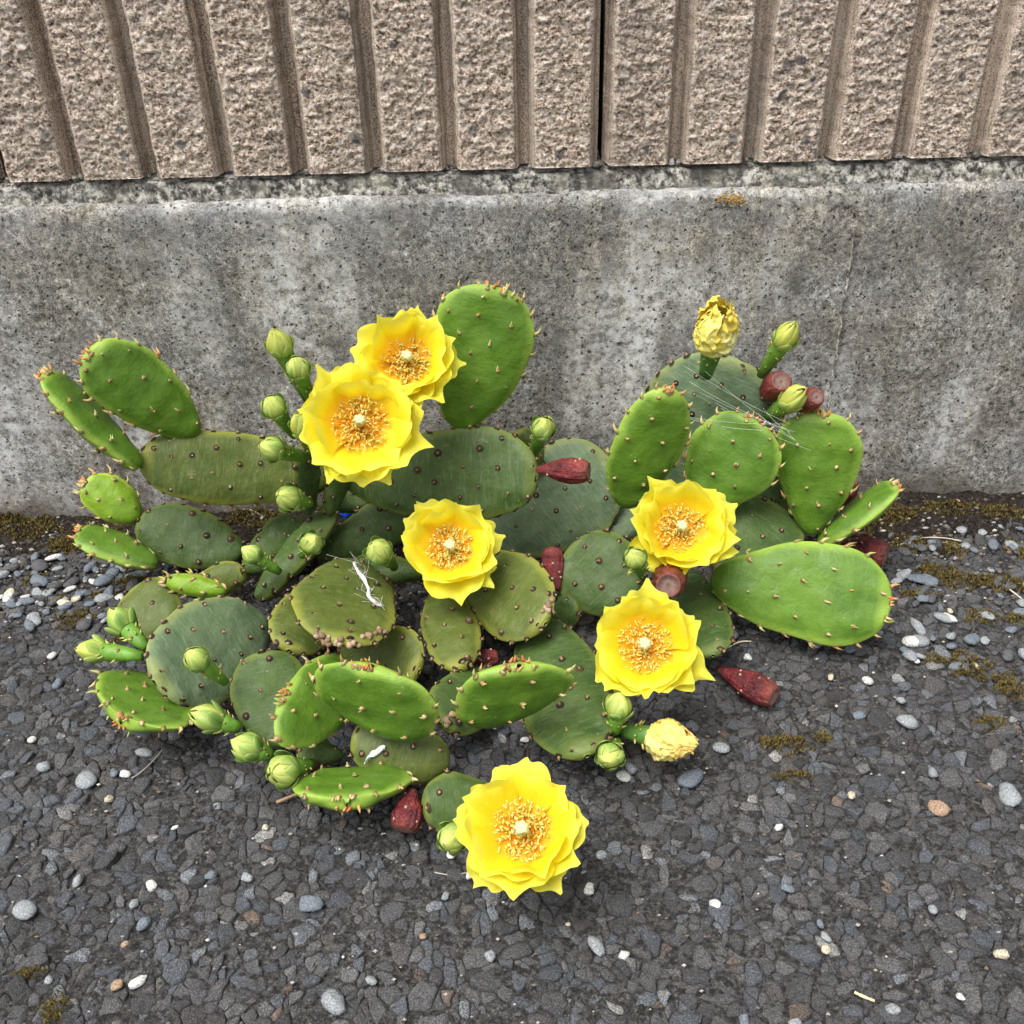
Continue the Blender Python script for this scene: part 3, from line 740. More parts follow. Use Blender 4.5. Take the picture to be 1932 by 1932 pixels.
pad('a45', (1170, 1020, 1), (1178, 940, -2.6), 120, 'pale')
pad('a47', (645, 1425, 0.8), (560, 1420, 2), 52, 'old')
pad('a48', (600, 955, -4), (760, 925, -5.5), 60, 'old')

def crumbs(name, pts, seed):
    b = MB(); R = random.Random(seed)
    for px, py in pts:
        for q in range(5):
            p = on_pad(name, px + R.gauss(0, 5), py + R.gauss(0, 3), 0.0006); r = R.uniform(0.0009, 0.0024)
            v, f = lathe([(0.02, 0.8), (0.7, 0.6), (1, 0), (0.8, -0.6)], 7); v = np.array(v) * (1 + 0.35 * vnoise(np.array(v) * 2.3 + q + px))[:, None]
            b.add(v * r + np.array(p), f, R.choice([(0.30, 0.20, 0.13), (0.22, 0.14, 0.09), (0.40, 0.29, 0.20)]))
    tag(b.obj('corky_crust', M['spine'], PADS[name][3], tuple(PADS[name][0])), kind='stuff')
def s_rand(R, k): return Vector((R.gauss(0, k), R.gauss(0, k), R.gauss(0, k)))
crumbs('a31', [(618, 1207), (634, 1212), (700, 1200), (716, 1190), (600, 1198), (665, 1212)], 4)
crumbs('a25', [(858, 1352), (845, 1360)], 5)
crumbs('a35', [(1030, 1150), (1036, 1138)], 6)
# ---- flowers
def ecurve(e0, e1, u):          # flat floor, rising wall, lip turned out
    t = min(1, max(0, (u - 0.30) / 0.36)); t = t * t * (3 - 2 * t); q = max(0, (u - 0.74) / 0.26)
    return e0 + (e1 * 1.25 + 0.18 - e0) * t - 0.5 * q * q
def petal_mesh(mb, c, ax, ang, Rl, wid, e0, e1, R, green=0.0, z0=0.0, point=0.10, ruff=1.0):
    """one broad tepal: rises at angle e0 from the flower plane and opens to e1; a short point at the tip"""
    x, y, z = frame(ax); d = x * math.cos(ang) + y * math.sin(ang); s = z.cross(d)
    nu, nv = 16, 15; p1, p2, p3 = R.uniform(0, 6), R.uniform(0, 6), R.uniform(0, 6); notch = R.uniform(-0.3, 0.3); sk = R.uniform(-0.12, 0.12)
    V = []; C = []
    for i in range(nu):
        for j in range(nv):
            u, v = i / (nu - 1), j / (nv - 1) * 2 - 1
            ln = Rl * (1 - 0.13 * abs(v) ** 2.6 + point * math.exp(-abs((v - sk) / 0.16) ** 1.3) - 0.05 * math.exp(-((v - sk - 0.45) / 0.2) ** 2) + 0.03 * math.sin(5 * v + p1) * ruff)
            # integrate the curve of the midrib
            rr = zz = 0.0; N = 8
            for q in range(N):
                uu = u * (q + 0.5) / N; e = ecurve(e0, e1, uu)
                rr += math.cos(e) * ln * u / N; zz += math.sin(e) * ln * u / N
            wp = 0.22 + 0.78 * math.sin(min(u / 0.78, 1) * math.pi / 2) ** 1.1
            if u > 0.78: wp *= 1 - 0.20 * ((u - 0.78) / 0.22) ** 2
            lat = v * wid * wp
            cup = 0.20 * wid * v * v * (0.4 + u)
            wave = ruff * Rl * (0.030 * math.sin(3.3 * v + p2 + 2.0 * u) + 0.022 * math.sin(7 * v + p3)) * u ** 1.5
            e = ecurve(e0, e1, u)
            rr2 = rr - math.sin(e) * (cup + wave); zz2 = zz + math.cos(e) * (cup + wave)
            V.append(tuple(c + d * rr2 + s * lat + z * (zz2 + z0))); C.append((u, v * 0.5 + 0.5, green * (0.4 + 0.6 * (1 - abs(v)))))
    mb.add(V, grid_faces(nu, nv), C)
def flower(cx, cy, v, Rp, seed, tilt=(0, 0), stem=3.0, cup=1.0):
    c = pt(cx, cy, v); R = random.Random(seed); Rm = Rp / pxm(c)
    ax = ((CAM - c).normalized() * 0.80 + Vector((0, 0, 1)) * 0.20).normalized() + rt * tilt[0] + up * tilt[1]; ax.normalize()
    x, y, z = frame(ax); base = c - ax * Rm * 0.42          # c sits at the stigma; the cup's floor is below
    # ovary and receptacle
    b = MB(); prof = [(0.0005, -stem / 100), (0.0055, -stem / 100), (0.0085, -stem / 200), (0.0115, -0.002), (0.0125, 0.002), (0.009, 0.0035), (0.0005, 0.0035)]
    vv, ff = lathe(prof, 16); W_ = [tuple(base + x * p[0] + y * p[1] + z * p[2]) for p in vv]; b.add(W_, ff, (0.10, 0.23, 0.035))
    o = b.obj('flower', M['bud'], cactus, tuple(base))
    # tepals in three whorls
    lay = []
    a0 = R.uniform(0, 6.28)
    for k in range(5): lay.append((a0 + k * 6.283 / 5 + R.gauss(0, .12), 1.00, 0.64, 8, 30, 0.0, 0.004))
    for k in range(5): lay.append((a0 + 0.6 + k * 6.283 / 5 + R.gauss(0, .14), 1.04, 0.64, 5, 21, 0.0, 0.0025))
    for k in range(5): lay.append((a0 + 0.2 + k * 6.283 / 5 + R.gauss(0, .3), 1.08, 0.44, 3, 10, R.uniform(0.05, 0.35), 0.001))
    for ang, rl, wd, e0, e1, g, z0 in lay:
        b = MB(); rl *= R.uniform(0.92, 1.08)
        petal_mesh(b, base, ax, ang, Rm * rl * 1.04, Rm * wd * R.uniform(0.88, 1.1), math.radians(e0 + R.gauss(0, 4)), math.radians(e1 * cup + R.gauss(0, 11)), R, g, z0, R.uniform(0.10, 0.22), R.uniform(0.6, 1.9))
        b.obj('petal', M['petal'], o, tuple(base))
    # stamens: curled filaments with pale anthers
    b = MB()
    for k in range(330):
        ph = R.uniform(0, 6.283); rr = Rm * 0.52 * R.uniform(0.05, 1.0) ** 0.60; d = x * math.cos(ph) + y * math.sin(ph)
        r_in = min(rr * 0.45, 0.006); h = Rm * (0.31 + 0.01 * (rr / (Rm * 0.5)) ** 2) * R.uniform(0.55, 1.06)
        p0 = base + d * r_in + z * 0.003; p2 = base + d * rr + z * h; pm = base + d * (r_in * 0.4 + rr * 0.6) + z * h * 0.55 + s_rand(R, 0.0012)
        b.add(*tube([p0, pm, p2], [0.0003, 0.00026, 0.0002], 3), R.choice([(0.97, 0.58, 0.03), (0.96, 0.48, 0.02), (0.97, 0.72, 0.05)]))
        dd = (z * 0.5 + d * R.uniform(-0.6, 1) + s_rand(R, 0.8)).normalized(); ln = R.uniform(0.0009, 0.0015)
        b.add(*tube([p2 - dd * ln, p2 - dd * ln * 0.6, p2 + dd * ln * 0.6, p2 + dd * ln], [0.0002, 0.00042, 0.00042, 0.0002], 5), R.choice([(0.97, 0.86, 0.26), (0.98, 0.90, 0.40), (0.97, 0.80, 0.18)]))
    tag(b.obj('stamens', M['stamen'], o, tuple(base)), kind='stuff')
    # style and lobed stigma
    b = MB(); st = base + z * Rm * 0.46
    b.add(*tube([base + z * 0.002, base + z * Rm * 0.28, st], [0.0016, 0.0019, 0.0017], 10), (0.90, 0.72, 0.22)); b.obj('style', M['stamen'], o, tuple(base))
    b = MB()
    for k in range(7):
        d = x * math.cos(k * 0.8976) + y * math.sin(k * 0.8976)
        b.add(*tube([st - z * 0.0004, st + d * 0.0014 + z * 0.0006, st + d * 0.0026 + z * 0.0018, st + d * 0.0016 + z * 0.0032, st + z * 0.0034], [0.0008, 0.0015, 0.0015, 0.0013, 0.0006], 7), (0.96, 0.92, 0.58))
    b.obj('stigma', M['stamen'], o, tuple(base))
def s_rand(R, k): return Vector((R.gauss(0, k), R.gauss(0, k), R.gauss(0, k)))
flower(767, 674, -10, 90, 11, (0.05, 0.12), cup=1.25)
flower(679, 795, -13.5, 106, 23, (0.0, 0.08))
flower(849, 1030, 8.5, 88, 35, (0.0, 0.0), cup=1.1)
flower(1286, 994, 9, 93, 47, (0.10, 0.05), cup=1.35)
flower(1216, 1216, 7.5, 103, 59, (0.02, 0.02))
flower(984, 1564, 6.5, 113, 71, (-0.02, -0.04), cup=0.75)

# ---- buds: green obconic ovary, closed head of overlapping tepals
def tepal_mesh(kind, layer, R):
    """one scale wrapped round the unit bud head (height 0..1, radius about 0.46)"""
    nu, nv = 9, 9; V = []; C = []
    half = [0.80, 0.62, 0.50][layer]; top = [1.0, 0.84, 0.52][layer]
    for i in range(nu):
        for j in range(nv):
            u, v = i / (nu - 1), j / (nv - 1) * 2 - 1
            if kind == 'point': r = 0.44 * math.sin(math.pi * min(1, (0.20 + 0.80 * u * top))) ** 0.75 * (1 - 0.25 * u * top) + 0.015
            else: r = 0.47 * max(0.02, math.sin(math.pi * (0.22 + 0.775 * u * top))) ** 0.60
            wv = (1 - u ** 3.0) ** 0.7 * half + 0.02
            r *= 1.0 + 0.075 * layer; r += 0.055 * (1 - abs(v)) ** 0.8 * u * (1 - u) * 4
            if layer == 2: r *= 1 + 0.30 * u * u
            if layer == 1: r *= 1 + 0.14 * u ** 3
            r += 0.014 * (1 - v * v)
            an = v * wv + 0.25 * u
            V.append((r * math.cos(an), r * math.sin(an), u * top * (1.0 if kind == 'round' else 1.12)))
            e = abs(v) ** 3 * 0.8 + u ** 3 * 0.4
            g = [(0.46, 0.55, 0.11), (0.27, 0.42, 0.07), (0.15, 0.30, 0.045)][layer] if kind == 'round' else [(0.62, 0.64, 0.10), (0.46, 0.55, 0.09), (0.26, 0.40, 0.06)][layer]
            gg = (0.72, 0.76, 0.32)
            mdr = max(0, 1 - abs(v) * 4) * 0.25
            C.append(tuple(g[k] * (1 - 0.55 * e) * (1 - mdr) + gg[k] * 0.55 * e for k in range(3)))
    b = MB(); b.add(V, grid_faces(nu, nv), C); me = b.mesh('tepal'); me.materials.append(M['tepal']); return me
TEP = {(k, l): tepal_mesh(k, l, random.Random(3)) for k in ('round', 'point') for l in (0, 1, 2)}
def place(o, parent, loc, M3, sc):
    o.parent = parent; m4 = (M3 @ Matrix.Diagonal(Vector(sc))).to_4x4(); m4.translation = Vector(loc) - wloc(parent); o.matrix_local = m4
def bud(head, base, w=50, kind='round', seed=0):
    w = w * 0.92
    Hd, Bs = pt(*head), pt(*base); a = Hd - Bs; R = random.Random(seed * 7 + 1); d = a.normalized(); x, y, z = frame(d)
    wm = w / pxm(Hd); hl = wm * (1.16 if kind == 'round' else 1.28); ol = max(a.length - hl * 0.45, 0.008)
    b = MB(); r1 = wm * 0.36
    prof = [(0.0004, 0), (r1 * 0.55, 0), (r1 * 0.74, ol * 0.3), (r1 * 0.95, ol * 0.65), (r1 * 1.08, ol * 0.95), (r1 * 0.92, ol * 1.02)] + [(wm * 0.44 * math.sin(math.pi * (0.22 + 0.775 * q / 9)) ** 0.7, ol * 0.93 + hl * 0.985 * q / 9) for q in range(1, 9)] + [(0.0003, ol * 0.93 + hl * 0.985)]
    vv, ff = lathe(prof, 18); vv = np.array(vv); vv[:, 0] *= 1.0; bumpy = 1 + 0.05 * vnoise(vv * 260 + seed); vv[:, :2] *= bumpy[:, None]
    C = np.array([(0.12, 0.26, 0.030)] * len(vv)) * (1 + 0.25 * vnoise(vv * 160 + seed))[:, None]
    C[18 * 6:] = (0.50, 0.58, 0.14)
    W_ = [tuple(Bs + x * p[0] + y * p[1] + z * p[2]) for p in vv]; b.add(W_, ff, C)
    for k in range(16):                                    # small leaf points round the ovary's upper half
        an = k * 2.4 + R.random(); zz = ol * R.uniform(0.35, 1.02); rr = r1 * (0.6 + 0.45 * zz / ol); dd = x * math.cos(an) + y * math.sin(an)
        b.add(*cone(Bs + dd * rr + z * zz, dd * 0.8 + z * 0.7, 0.0008, R.uniform(0.002, 0.0042)), R.choice([(0.50, 0.46, 0.14), (0.44, 0.30, 0.12), (0.40, 0.42, 0.12)]))
    o = b.obj('flower_bud', M['bud'], cactus, tuple(Bs))
    hl *= R.uniform(0.9, 1.12); M3 = Matrix((x, y, z)).transposed(); p0 = Bs + d * (ol * 0.93); r0_ = R.uniform(0, 6.28)
    for layer, cnt in ((0, 5), (1, 5), (2, 5)):
        for k in range(cnt):
            t = bpy.data.objects.new('tepal', TEP[(kind, layer)]); COL.objects.link(t); t['wl'] = list(p0)
            q = Matrix.Rotation(r0_ + k * 6.283 / cnt + layer * 0.75 + R.gauss(0, .1), 3, 'Z')
            place(t, o, p0, M3 @ q, (wm * R.uniform(0.92, 1.06), wm * R.uniform(0.92, 1.06), hl * R.uniform(0.84, 1.06)))
BUDS = [((522, 640, -11), (582, 756, -9), 52, 'point'), ((558, 688, -12), (588, 758, -10), 44, 'round'), ((512, 762, -12), (556, 822, -10), 46, 'round'),
        ((568, 798, -13), (590, 855, -11), 50, 'point'), ((507, 845, -13), (576, 864, -11), 48, 'round'), ((540, 938, -13), (584, 950, -11), 48, 'round'),
        ((1027, 803, -8), (1003, 866, -6), 44, 'round'), ((470, 1042, 6), (528, 1080, 4), 38, 'round'), ((590, 1022, 7), (570, 1048, 5), 42, 'round'),
        ((712, 1037, 8), (744, 1070, 5), 48, 'round'), ((226, 1168, 5), (276, 1224, 4), 50, 'round'), ((168, 1225, 4), (270, 1238, 4), 50, 'point'),
        ((366, 1240, 8), (426, 1288, 5.5), 46, 'round'), ((390, 1353, 4), (454, 1374, 3), 52, 'round'), ((462, 1407, 3.6), (514, 1426, 2.6), 54, 'round'),
        ((530, 1455, 4), (588, 1442, 2), 60, 'round'), ((848, 1585, 4), (892, 1556, 2.5), 54, 'round'), ((1150, 1430, 3.4), (1165, 1396, 2), 50, 'round'),
        ((1167, 1327, 5), (1160, 1382, 3), 50, 'round'), ((1197, 1050, 9), (1216, 1092, 6), 42, 'round'), ((1487, 630, -7), (1436, 708, -5), 50, 'point'), ((1498, 750, -8), (1448, 788, -6), 52, 'point')]
for i, bb in enumerate(BUDS): bud(*bb, seed=i)

# ---- fruits: dull red, wrinkled, flat-ended
def fruit(base, tip, w, seed, parent=cactus, rest=False):
    Bs, Tp = pt(*base), pt(*tip); a = Tp - Bs; Lg = a.length; x, y, z = frame(a); wm = w / pxm((Bs + Tp) / 2) / 2; R = random.Random(seed)
    n = 64; zs = np.linspace(0, 1, 46)
    rad = np.interp(zs, [0, 0.04, 0.18, 0.42, 0.68, 0.90, 0.985, 1.0], [0.16, 0.30, 0.44, 0.80, 1.0, 0.88, 0.74, 0.66]) * wm
    prof = [(0.0003, 0.0)] + [(r, q * Lg) for r, q in zip(rad, zs)]
    vv, ff = lathe(prof, n); vv = np.array(vv); an = np.arctan2(vv[:, 1], vv[:, 0])
    cyl = np.column_stack([np.cos(an) * 6, np.sin(an) * 6, vv[:, 2] / Lg * 2.2]) + seed * 3.3
    wr = fbm(cyl * 0.9, 3, 0.6) * smooth(0.05, 0.5, vv[:, 2] / Lg)
    rid = 1 - np.abs(fbm(np.column_stack([np.cos(an) * 3.4, np.sin(an) * 3.4, vv[:, 2] / Lg * 3.0]) + seed * 1.9, 3, 0.6))
    vv[:, :2] *= (1 + (0.06 * wr + 0.10 * (rid - 0.75)) * smooth(0.05, 0.5, vv[:, 2] / Lg))[:, None]
    C = np.column_stack([smooth(0.75, 1.0, vv[:, 2] / Lg) * 0.8] * 3)
    b = MB(); b.add([tuple(Bs + x * p[0] + y * p[1] + z * p[2]) for p in vv], ff, C)
    if rest:
        q = np.concatenate(b.v); 
    o = b.obj('fruit' if parent else 'fallen_fruit', M['fruit'], parent, tuple(Bs))
    b = MB(); r1 = rad[-1]
    v2, f2 = lathe([(r1 * 1.02, 0), (r1 * 1.0, Lg * 0.012), (r1 * 0.80, Lg * 0.004), (r1 * 0.62, -Lg * 0.015), (r1 * 0.30, -Lg * 0.022), (r1 * 0.10, -Lg * 0.012), (0.0002, -Lg * 0.012)], n)
    v2 = np.array(v2); v2[:, 2] += 0.0004 * vnoise(v2 * 800 + seed); 
    cc = np.array([(0.13, 0.025, 0.022)] * n + [(0.20, 0.07, 0.055)] * n + [(0.15, 0.075, 0.06)] * n + [(0.17, 0.10, 0.085)] * n + [(0.20, 0.13, 0.11)] * n + [(0.16, 0.10, 0.07)] * (2 * n))
    b.add([tuple(Tp + x * p[0] + y * p[1] + z * p[2]) for p in v2], f2, cc * (1 + 0.3 * vnoise(v2 * 900)[:, None])); b.obj('fruit_scar', M['plain'], o, tuple(Bs))
    b = MB()
    for k in range(9):
        q = R.randrange(n * 8, n * 40); p = Vector(vv[q]); d = (x * p.x + y * p.y).normalized()
        b.add(*blob(Bs + x * p.x + y * p.y + z * p.z, d, 0.0009, 0.0007), (0.40, 0.28, 0.18))
    tag(b.obj('areoles', M['spine'], o, tuple(Bs)), kind='stuff')
    return o
for i, a in enumerate([((1012, 886, -10.5), (1110, 889, -11.5), 50), ((1052, 1114, 3), (1040, 1038, 4.6), 46), ((1268, 1066, 4), (1261, 1104, 7), 66), ((1440, 752, -4.5), (1474, 719, -7.5), 54),
                       ((1495, 772, -6), (1541, 748, -8.5), 44), ((1578, 962, -6), (1604, 906, -6), 44), ((1492, 1002, -7.5), (1462, 948, -6.5), 42), ((1585, 1022, 1.5), (1670, 1050, 1.5), 56),
                       ((885, 1246, 2), (938, 1240, 2), 36), ((780, 1488, 2.6), (763, 1566, 1.6), 62), ((602, 1440, 1.6), (568, 1462, 1.2), 34)]): fruit(*a, seed=i + 1)

# ---- wilted flowers: twisted crumple of petals on a green ovary
def wilted(head, base, w, ln, cols, seed, pink=0.0):
    Hd, Bs = pt(*head), pt(*base); a = Hd - Bs; d = a.normalized(); x, y, z = frame(d); R = random.Random(seed); wm = w / pxm(Hd) / 2; lm = ln / pxm(Hd)
    ol = max(a.length - lm * 0.45, 0.01); b = MB(); r1 = wm * 0.52
    vv, ff = lathe([(0.0004, 0), (r1 * 0.6, 0), (r1 * 0.75, ol * 0.35), (r1 * 0.95, ol * 0.8), (r1, ol), (r1 * 0.8, ol * 1.06), (0.0004, ol * 1.06)], 18)
    b.add([tuple(Bs + x * p[0] + y * p[1] + z * p[2]) for p in vv], ff, (0.085, 0.20, 0.035))
    for k in range(14):
        an = k * 2.4; zz = ol * R.uniform(0.5, 1.02); dd = x * math.cos(an) + y * math.sin(an)
        b.add(*cone(Bs + dd * r1 * (0.6 + 0.4 * zz / ol) + z * zz, dd + z * 0.5, 0.0009, 0.0036), (0.62, 0.50, 0.14))
    o = b.obj('wilted_flower', M['bud'], cactus, tuple(Bs)); p0 = Bs + d * ol * 0.97
    for k in range(15):
        a0 = k * 2.4 + R.gauss(0, 0.2); lay = 0.45 + 0.55 * (k / 14); nu, nv = 26, 17; V = []; C = []; p1 = R.uniform(0, 9); tw = R.gauss(0.25, 0.35); hh = lm * R.uniform(0.62, 1.08); col = R.choice(cols); fl = R.uniform(0, 0.18)
        for i in range(nu):
            for j in range(nv):
                u, v = i / (nu - 1), j / (nv - 1) * 2 - 1
                r = wm * (0.55 + 0.45 * lay) * (0.30 + 0.72 * math.sin(math.pi * (0.16 + 0.83 * u)) ** 0.9) * (1 + fl * u ** 4)
                an = a0 + v * 0.75 * (1 - 0.40 * u ** 2) + tw * u
                V.append(tuple((x * math.cos(an) + y * math.sin(an)) * r + z * hh * u)); C.append(col)
        V = np.array(V); nrm = V / wm; D = np.column_stack([fbm(nrm * [3.2, 3.2, 3.2] + p1 + 11 * q, 3, 0.6) for q in range(3)])
        crease = 1 - np.abs(fbm(nrm * 2.6 + p1 * 3, 3, 0.55))
        uu = np.repeat(np.arange(nu) / (nu - 1), nv)
        V = V + D * wm * 0.13 * (0.35 + uu)[:, None] + (V - np.array(z) * (V @ np.array(z))[:, None]) * (0.22 * (crease - 0.7))[:, None] + np.array(p0)
        C = np.array(C) * (0.86 + 0.28 * crease)[:, None]
        b = MB(); b.add(V, grid_faces(nu, nv), np.clip(C, 0, 1)); b.obj('petal', M['wilt'], o, tuple(Bs))
    return o
tag(wilted((1354, 618, -7), (1331, 708, -5), 84, 116, [(0.95, 0.82, 0.20), (0.94, 0.78, 0.14), (0.95, 0.88, 0.36), (0.92, 0.72, 0.12)], 3), 'wilted closed yellow flower on an upright green stalk')
tag(wilted((1268, 1400, 3), (1165, 1374, 2.4), 80, 92, [(0.86, 0.70, 0.17), (0.85, 0.62, 0.17), (0.87, 0.76, 0.24), (0.84, 0.52, 0.16)], 8), 'wilted pale yellow flower drooping on the asphalt')

# ================================================================== LOOSE THINGS
ff = fruit((1354, 1262, 0.75), (1460, 1314, 0.95), 56, 21, parent=None)
tag(ff, 'fallen dark red wrinkled cactus fruit lying alone on the asphalt', 'fruit')

# ---- pebbles
def pebble_mesh(seed, ang):
    b = MB(); nu, nv = 9, 12; V = []
    for i in range(nu):
        t = math.pi * i / (nu - 1)
        for j in range(nv):
            p = 2 * math.pi * j / nv; V.append((math.sin(t) * math.cos(p), math.sin(t) * math.sin(p), math.cos(t)))
    V = np.array(V); d = 1 + (0.22 if ang else 0.10) * vnoise(V * 1.3 + seed * 5.1) + (0.10 if ang else 0.03) * vnoise(V * 3.1 + seed * 2.7)
    if ang:                                   # knock flats on crushed stone
        R = random.Random(seed)
        for k in range(7):
            nrm = np.array([R.gauss(0, 1), R.gauss(0, 1), R.gauss(0, 1)]); nrm /= np.linalg.norm(nrm); dd = V * d[:, None] @ nrm; c = R.uniform(0.62, 0.85)
            d = np.where(dd > c, d * c / np.maximum(dd, 1e-6), d)
    V = V * d[:, None]; b.add(V, grid_faces(nu, nv, True)); return V, grid_faces(nu, nv, True)
PEB = [pebble_mesh(k, k not in (0, 2)) for k in range(10)]
PCOL = dict(white=(0.58, 0.58, 0.56), grey=(0.27, 0.29, 0.305), blue=(0.145, 0.17, 0.20), tan=(0.34, 0.235, 0.16), dark=(0.09, 0.09, 0.095), cream=(0.55, 0.48, 0.36))
pm = {}
def pebble(px, py, w, col, label, group=None, sq=0.62, el=1.2, name='pebble', k=None, cat='pebble', rot=None):
    p = pt(px, py, 0.15); wm = w * 0.9 / pxm(p) / 2; gz = max(ground_z(p.x, p.y), 0.0006)
    k = random.choice((1, 3, 5, 7, 9, 3, 7, 0, 4)) if k is None else k
    if (k, col) not in pm:
        b = MB(); b.add(PEB[k][0], PEB[k][1], np.array(PCOL[col]) * 1.0); me = b.mesh('pebble'); me.materials.append(M['pebble']); pm[(k, col)] = me
    o = link(name, pm[(k, col)], None, (p.x, p.y, gz + wm * sq * 0.40)); o.scale = (wm * el ** 0.5, wm / el ** 0.5, wm * sq)
    o.rotation_euler = (random.gauss(0, .12), random.gauss(0, .12), random.uniform(0, 6.28) if rot is None else rot)
    return tag(o, label, cat, group)
ONE = [(48, 1718, 50, 'grey', 'plump smooth pale grey pebble alone on open asphalt', 0), (162, 1473, 46, 'grey', 'round speckled grey pebble beside a thin dry stalk on the asphalt', 2),
       (586, 1706, 52, 'blue', 'wedge-shaped blue-grey stone set low in the dark asphalt', 3), (1126, 1785, 42, 'grey', 'speckled light grey stone on asphalt beyond the flower nearest the asphalt', 1),
       (1904, 1500, 54, 'grey', 'large oval white-veined grey pebble beside a pinkish stone', 4), (1770, 1525, 46, 'tan', 'rough pinkish tan stone lying on the asphalt', 5),
       (1713, 1361, 44, 'grey', 'square-cut pale grey stone lying on open asphalt', 7), (1177, 1465, 30, 'white', 'smooth whitish pebble next to the pale wilted flower', 0),
       (798, 1765, 18, 'tan', 'tiny smooth orange seed-like pebble on the asphalt', 2), (1111, 1677, 30, 'white', 'jagged white quartz chip right beside the lowest open flower', 3),
       (1685, 1905, 34, 'grey', 'squarish pale stone beside a short straw on the asphalt', 9), (220, 1857, 28, 'tan', 'rusty brown rough pebble touching a white one', 5), (260, 1853, 34, 'white', 'white angular pebble touching a rusty brown one', 1),
       (630, 1893, 58, 'grey', 'broad flat speckled grey stone bedded in asphalt', 4), (1305, 1470, 56, 'blue', 'dark slate-blue flat stone below the pale wilted flower', 4), (1361, 1411, 34, 'grey', 'oval pale grey pebble beside the brown moss patch', 0),
       (1720, 1211, 38, 'white', 'whitish rounded pebble near the tip of the big bright pad', 2), (850, 1612, 20, 'white', 'small white pebble just under the round yellowish bud', 0), (285, 1671, 30, 'white', 'curved whitish crust-like pebble on dark asphalt', 3)]
for px, py, w, c, lab, k in ONE: pebble(px, py, w, c, lab, k=k, sq=0.55)
SETS = [('white', 'small white pebble lying loose among dark asphalt stones', 'small white pebbles'), ('grey', 'small pale grey pebble lying loose among dark asphalt stones', 'small grey pebbles'),
        ('blue', 'small blue-grey pebble lying loose among dark asphalt stones', 'small blue-grey pebbles'), ('cream', 'small cream chip lying loose among dark asphalt stones', 'small cream chips'), ('tan', 'small tan pebble lying loose among dark asphalt stones', 'small tan pebbles')]
LAB = {c: (l, g) for c, l, g in SETS}
SPOTS = [(98, 1237, 20, 'white'), (110, 1290, 26, 'blue'), (60, 1395, 18, 'white'), (82, 1446, 30, 'grey'), (273, 1420, 32, 'grey'), (215, 1457, 22, 'blue'), (236, 1460, 24, 'white'), (205, 1507, 24, 'cream'),
         (146, 1662, 28, 'grey'), (398, 1650, 26, 'blue'), (466, 1655, 26, 'grey'), (270, 1742, 34, 'blue'), (252, 1705, 26, 'grey'), (235, 1780, 18, 'tan'), (92, 1848, 20, 'grey'), (1135, 1612, 22, 'grey'), (924, 1803, 28, 'grey'),
         (1178, 1802, 24, 'white'), (1349, 1705, 26, 'white'), (1486, 1676, 26, 'blue'), (1559, 1768, 24, 'grey'), (1558, 1790, 22, 'cream'), (1548, 1742, 20, 'blue'), (1637, 1284, 22, 'white'), (1568, 1277, 16, 'cream'),
         (1760, 1458, 26, 'grey'), (1606, 1500, 22, 'cream'), (1470, 1560, 20, 'white'), (1380, 1195, 34, 'blue'), (1410, 1240, 20, 'white'), (1540, 1215, 26, 'grey'), (1603, 1224, 24, 'blue'), (1795, 1200, 24, 'grey'),
         (1700, 1320, 20, 'grey'), (1620, 1350, 26, 'blue'), (1890, 1800, 30, 'cream'), (1760, 1715, 20, 'grey'), (1812, 1880, 20, 'white'), (1500, 1930, 28, 'grey'), (1405, 1925, 28, 'blue'), (700, 1850, 26, 'grey'), (1072, 1742, 12, 'cream'),
         (970, 1280, 22, 'white'), (1000, 1340, 20, 'cream'), (990, 1395, 18, 'white'), (1190, 1450, 30, 'grey'), (840, 1690, 20, 'grey'), (500, 1560, 16, 'cream'), (330, 1560, 14, 'white'), (885, 1650, 20, 'white')]
for px, py, w, c in SPOTS: pebble(px, py, w, c, *LAB[c])
# washed gravel thrown up beside the moss on both sides
for (x0, x1, y0, y1, cnt) in ((-10, 255, 1045, 1185, 90), (1690, 1950, 990, 1260, 70)):
    for k in range(cnt):
        c = random.choices(['grey', 'blue', 'white', 'dark', 'cream'], [5, 5, 1.5, 5, 1.0])[0]
        px, py = random.uniform(x0, x1), random.uniform(y0, y1); w = random.choice((15, 20, 24, 30, 38)) * random.uniform(0.9, 1.1)
        kk = random.choice((1, 3, 5, 7, 9, 1, 3, 5, 7, 9, 0, 2, 4)); shape = 'rounded' if kk in (0, 2) else 'angular'; size = 'tiny' if w < 18 else ('small' if w < 27 else 'chunky')
        nm = dict(grey='pale-grey', blue='blue-grey', white='white', dark='dark-grey', cream='cream')[c]; where = 'beside the small bright pads' if x0 < 0 else 'by the mossy strip past the red fruit'
        pebble(px, py, w * (0.75 + 0.25 * (py - 950) / 200), c, f'{size} {shape} {nm} stone in washed gravel {where}', f'{size} {shape} {nm} gravel {where}', sq=0.5, el=random.uniform(1.0, 1.7), k=kk)
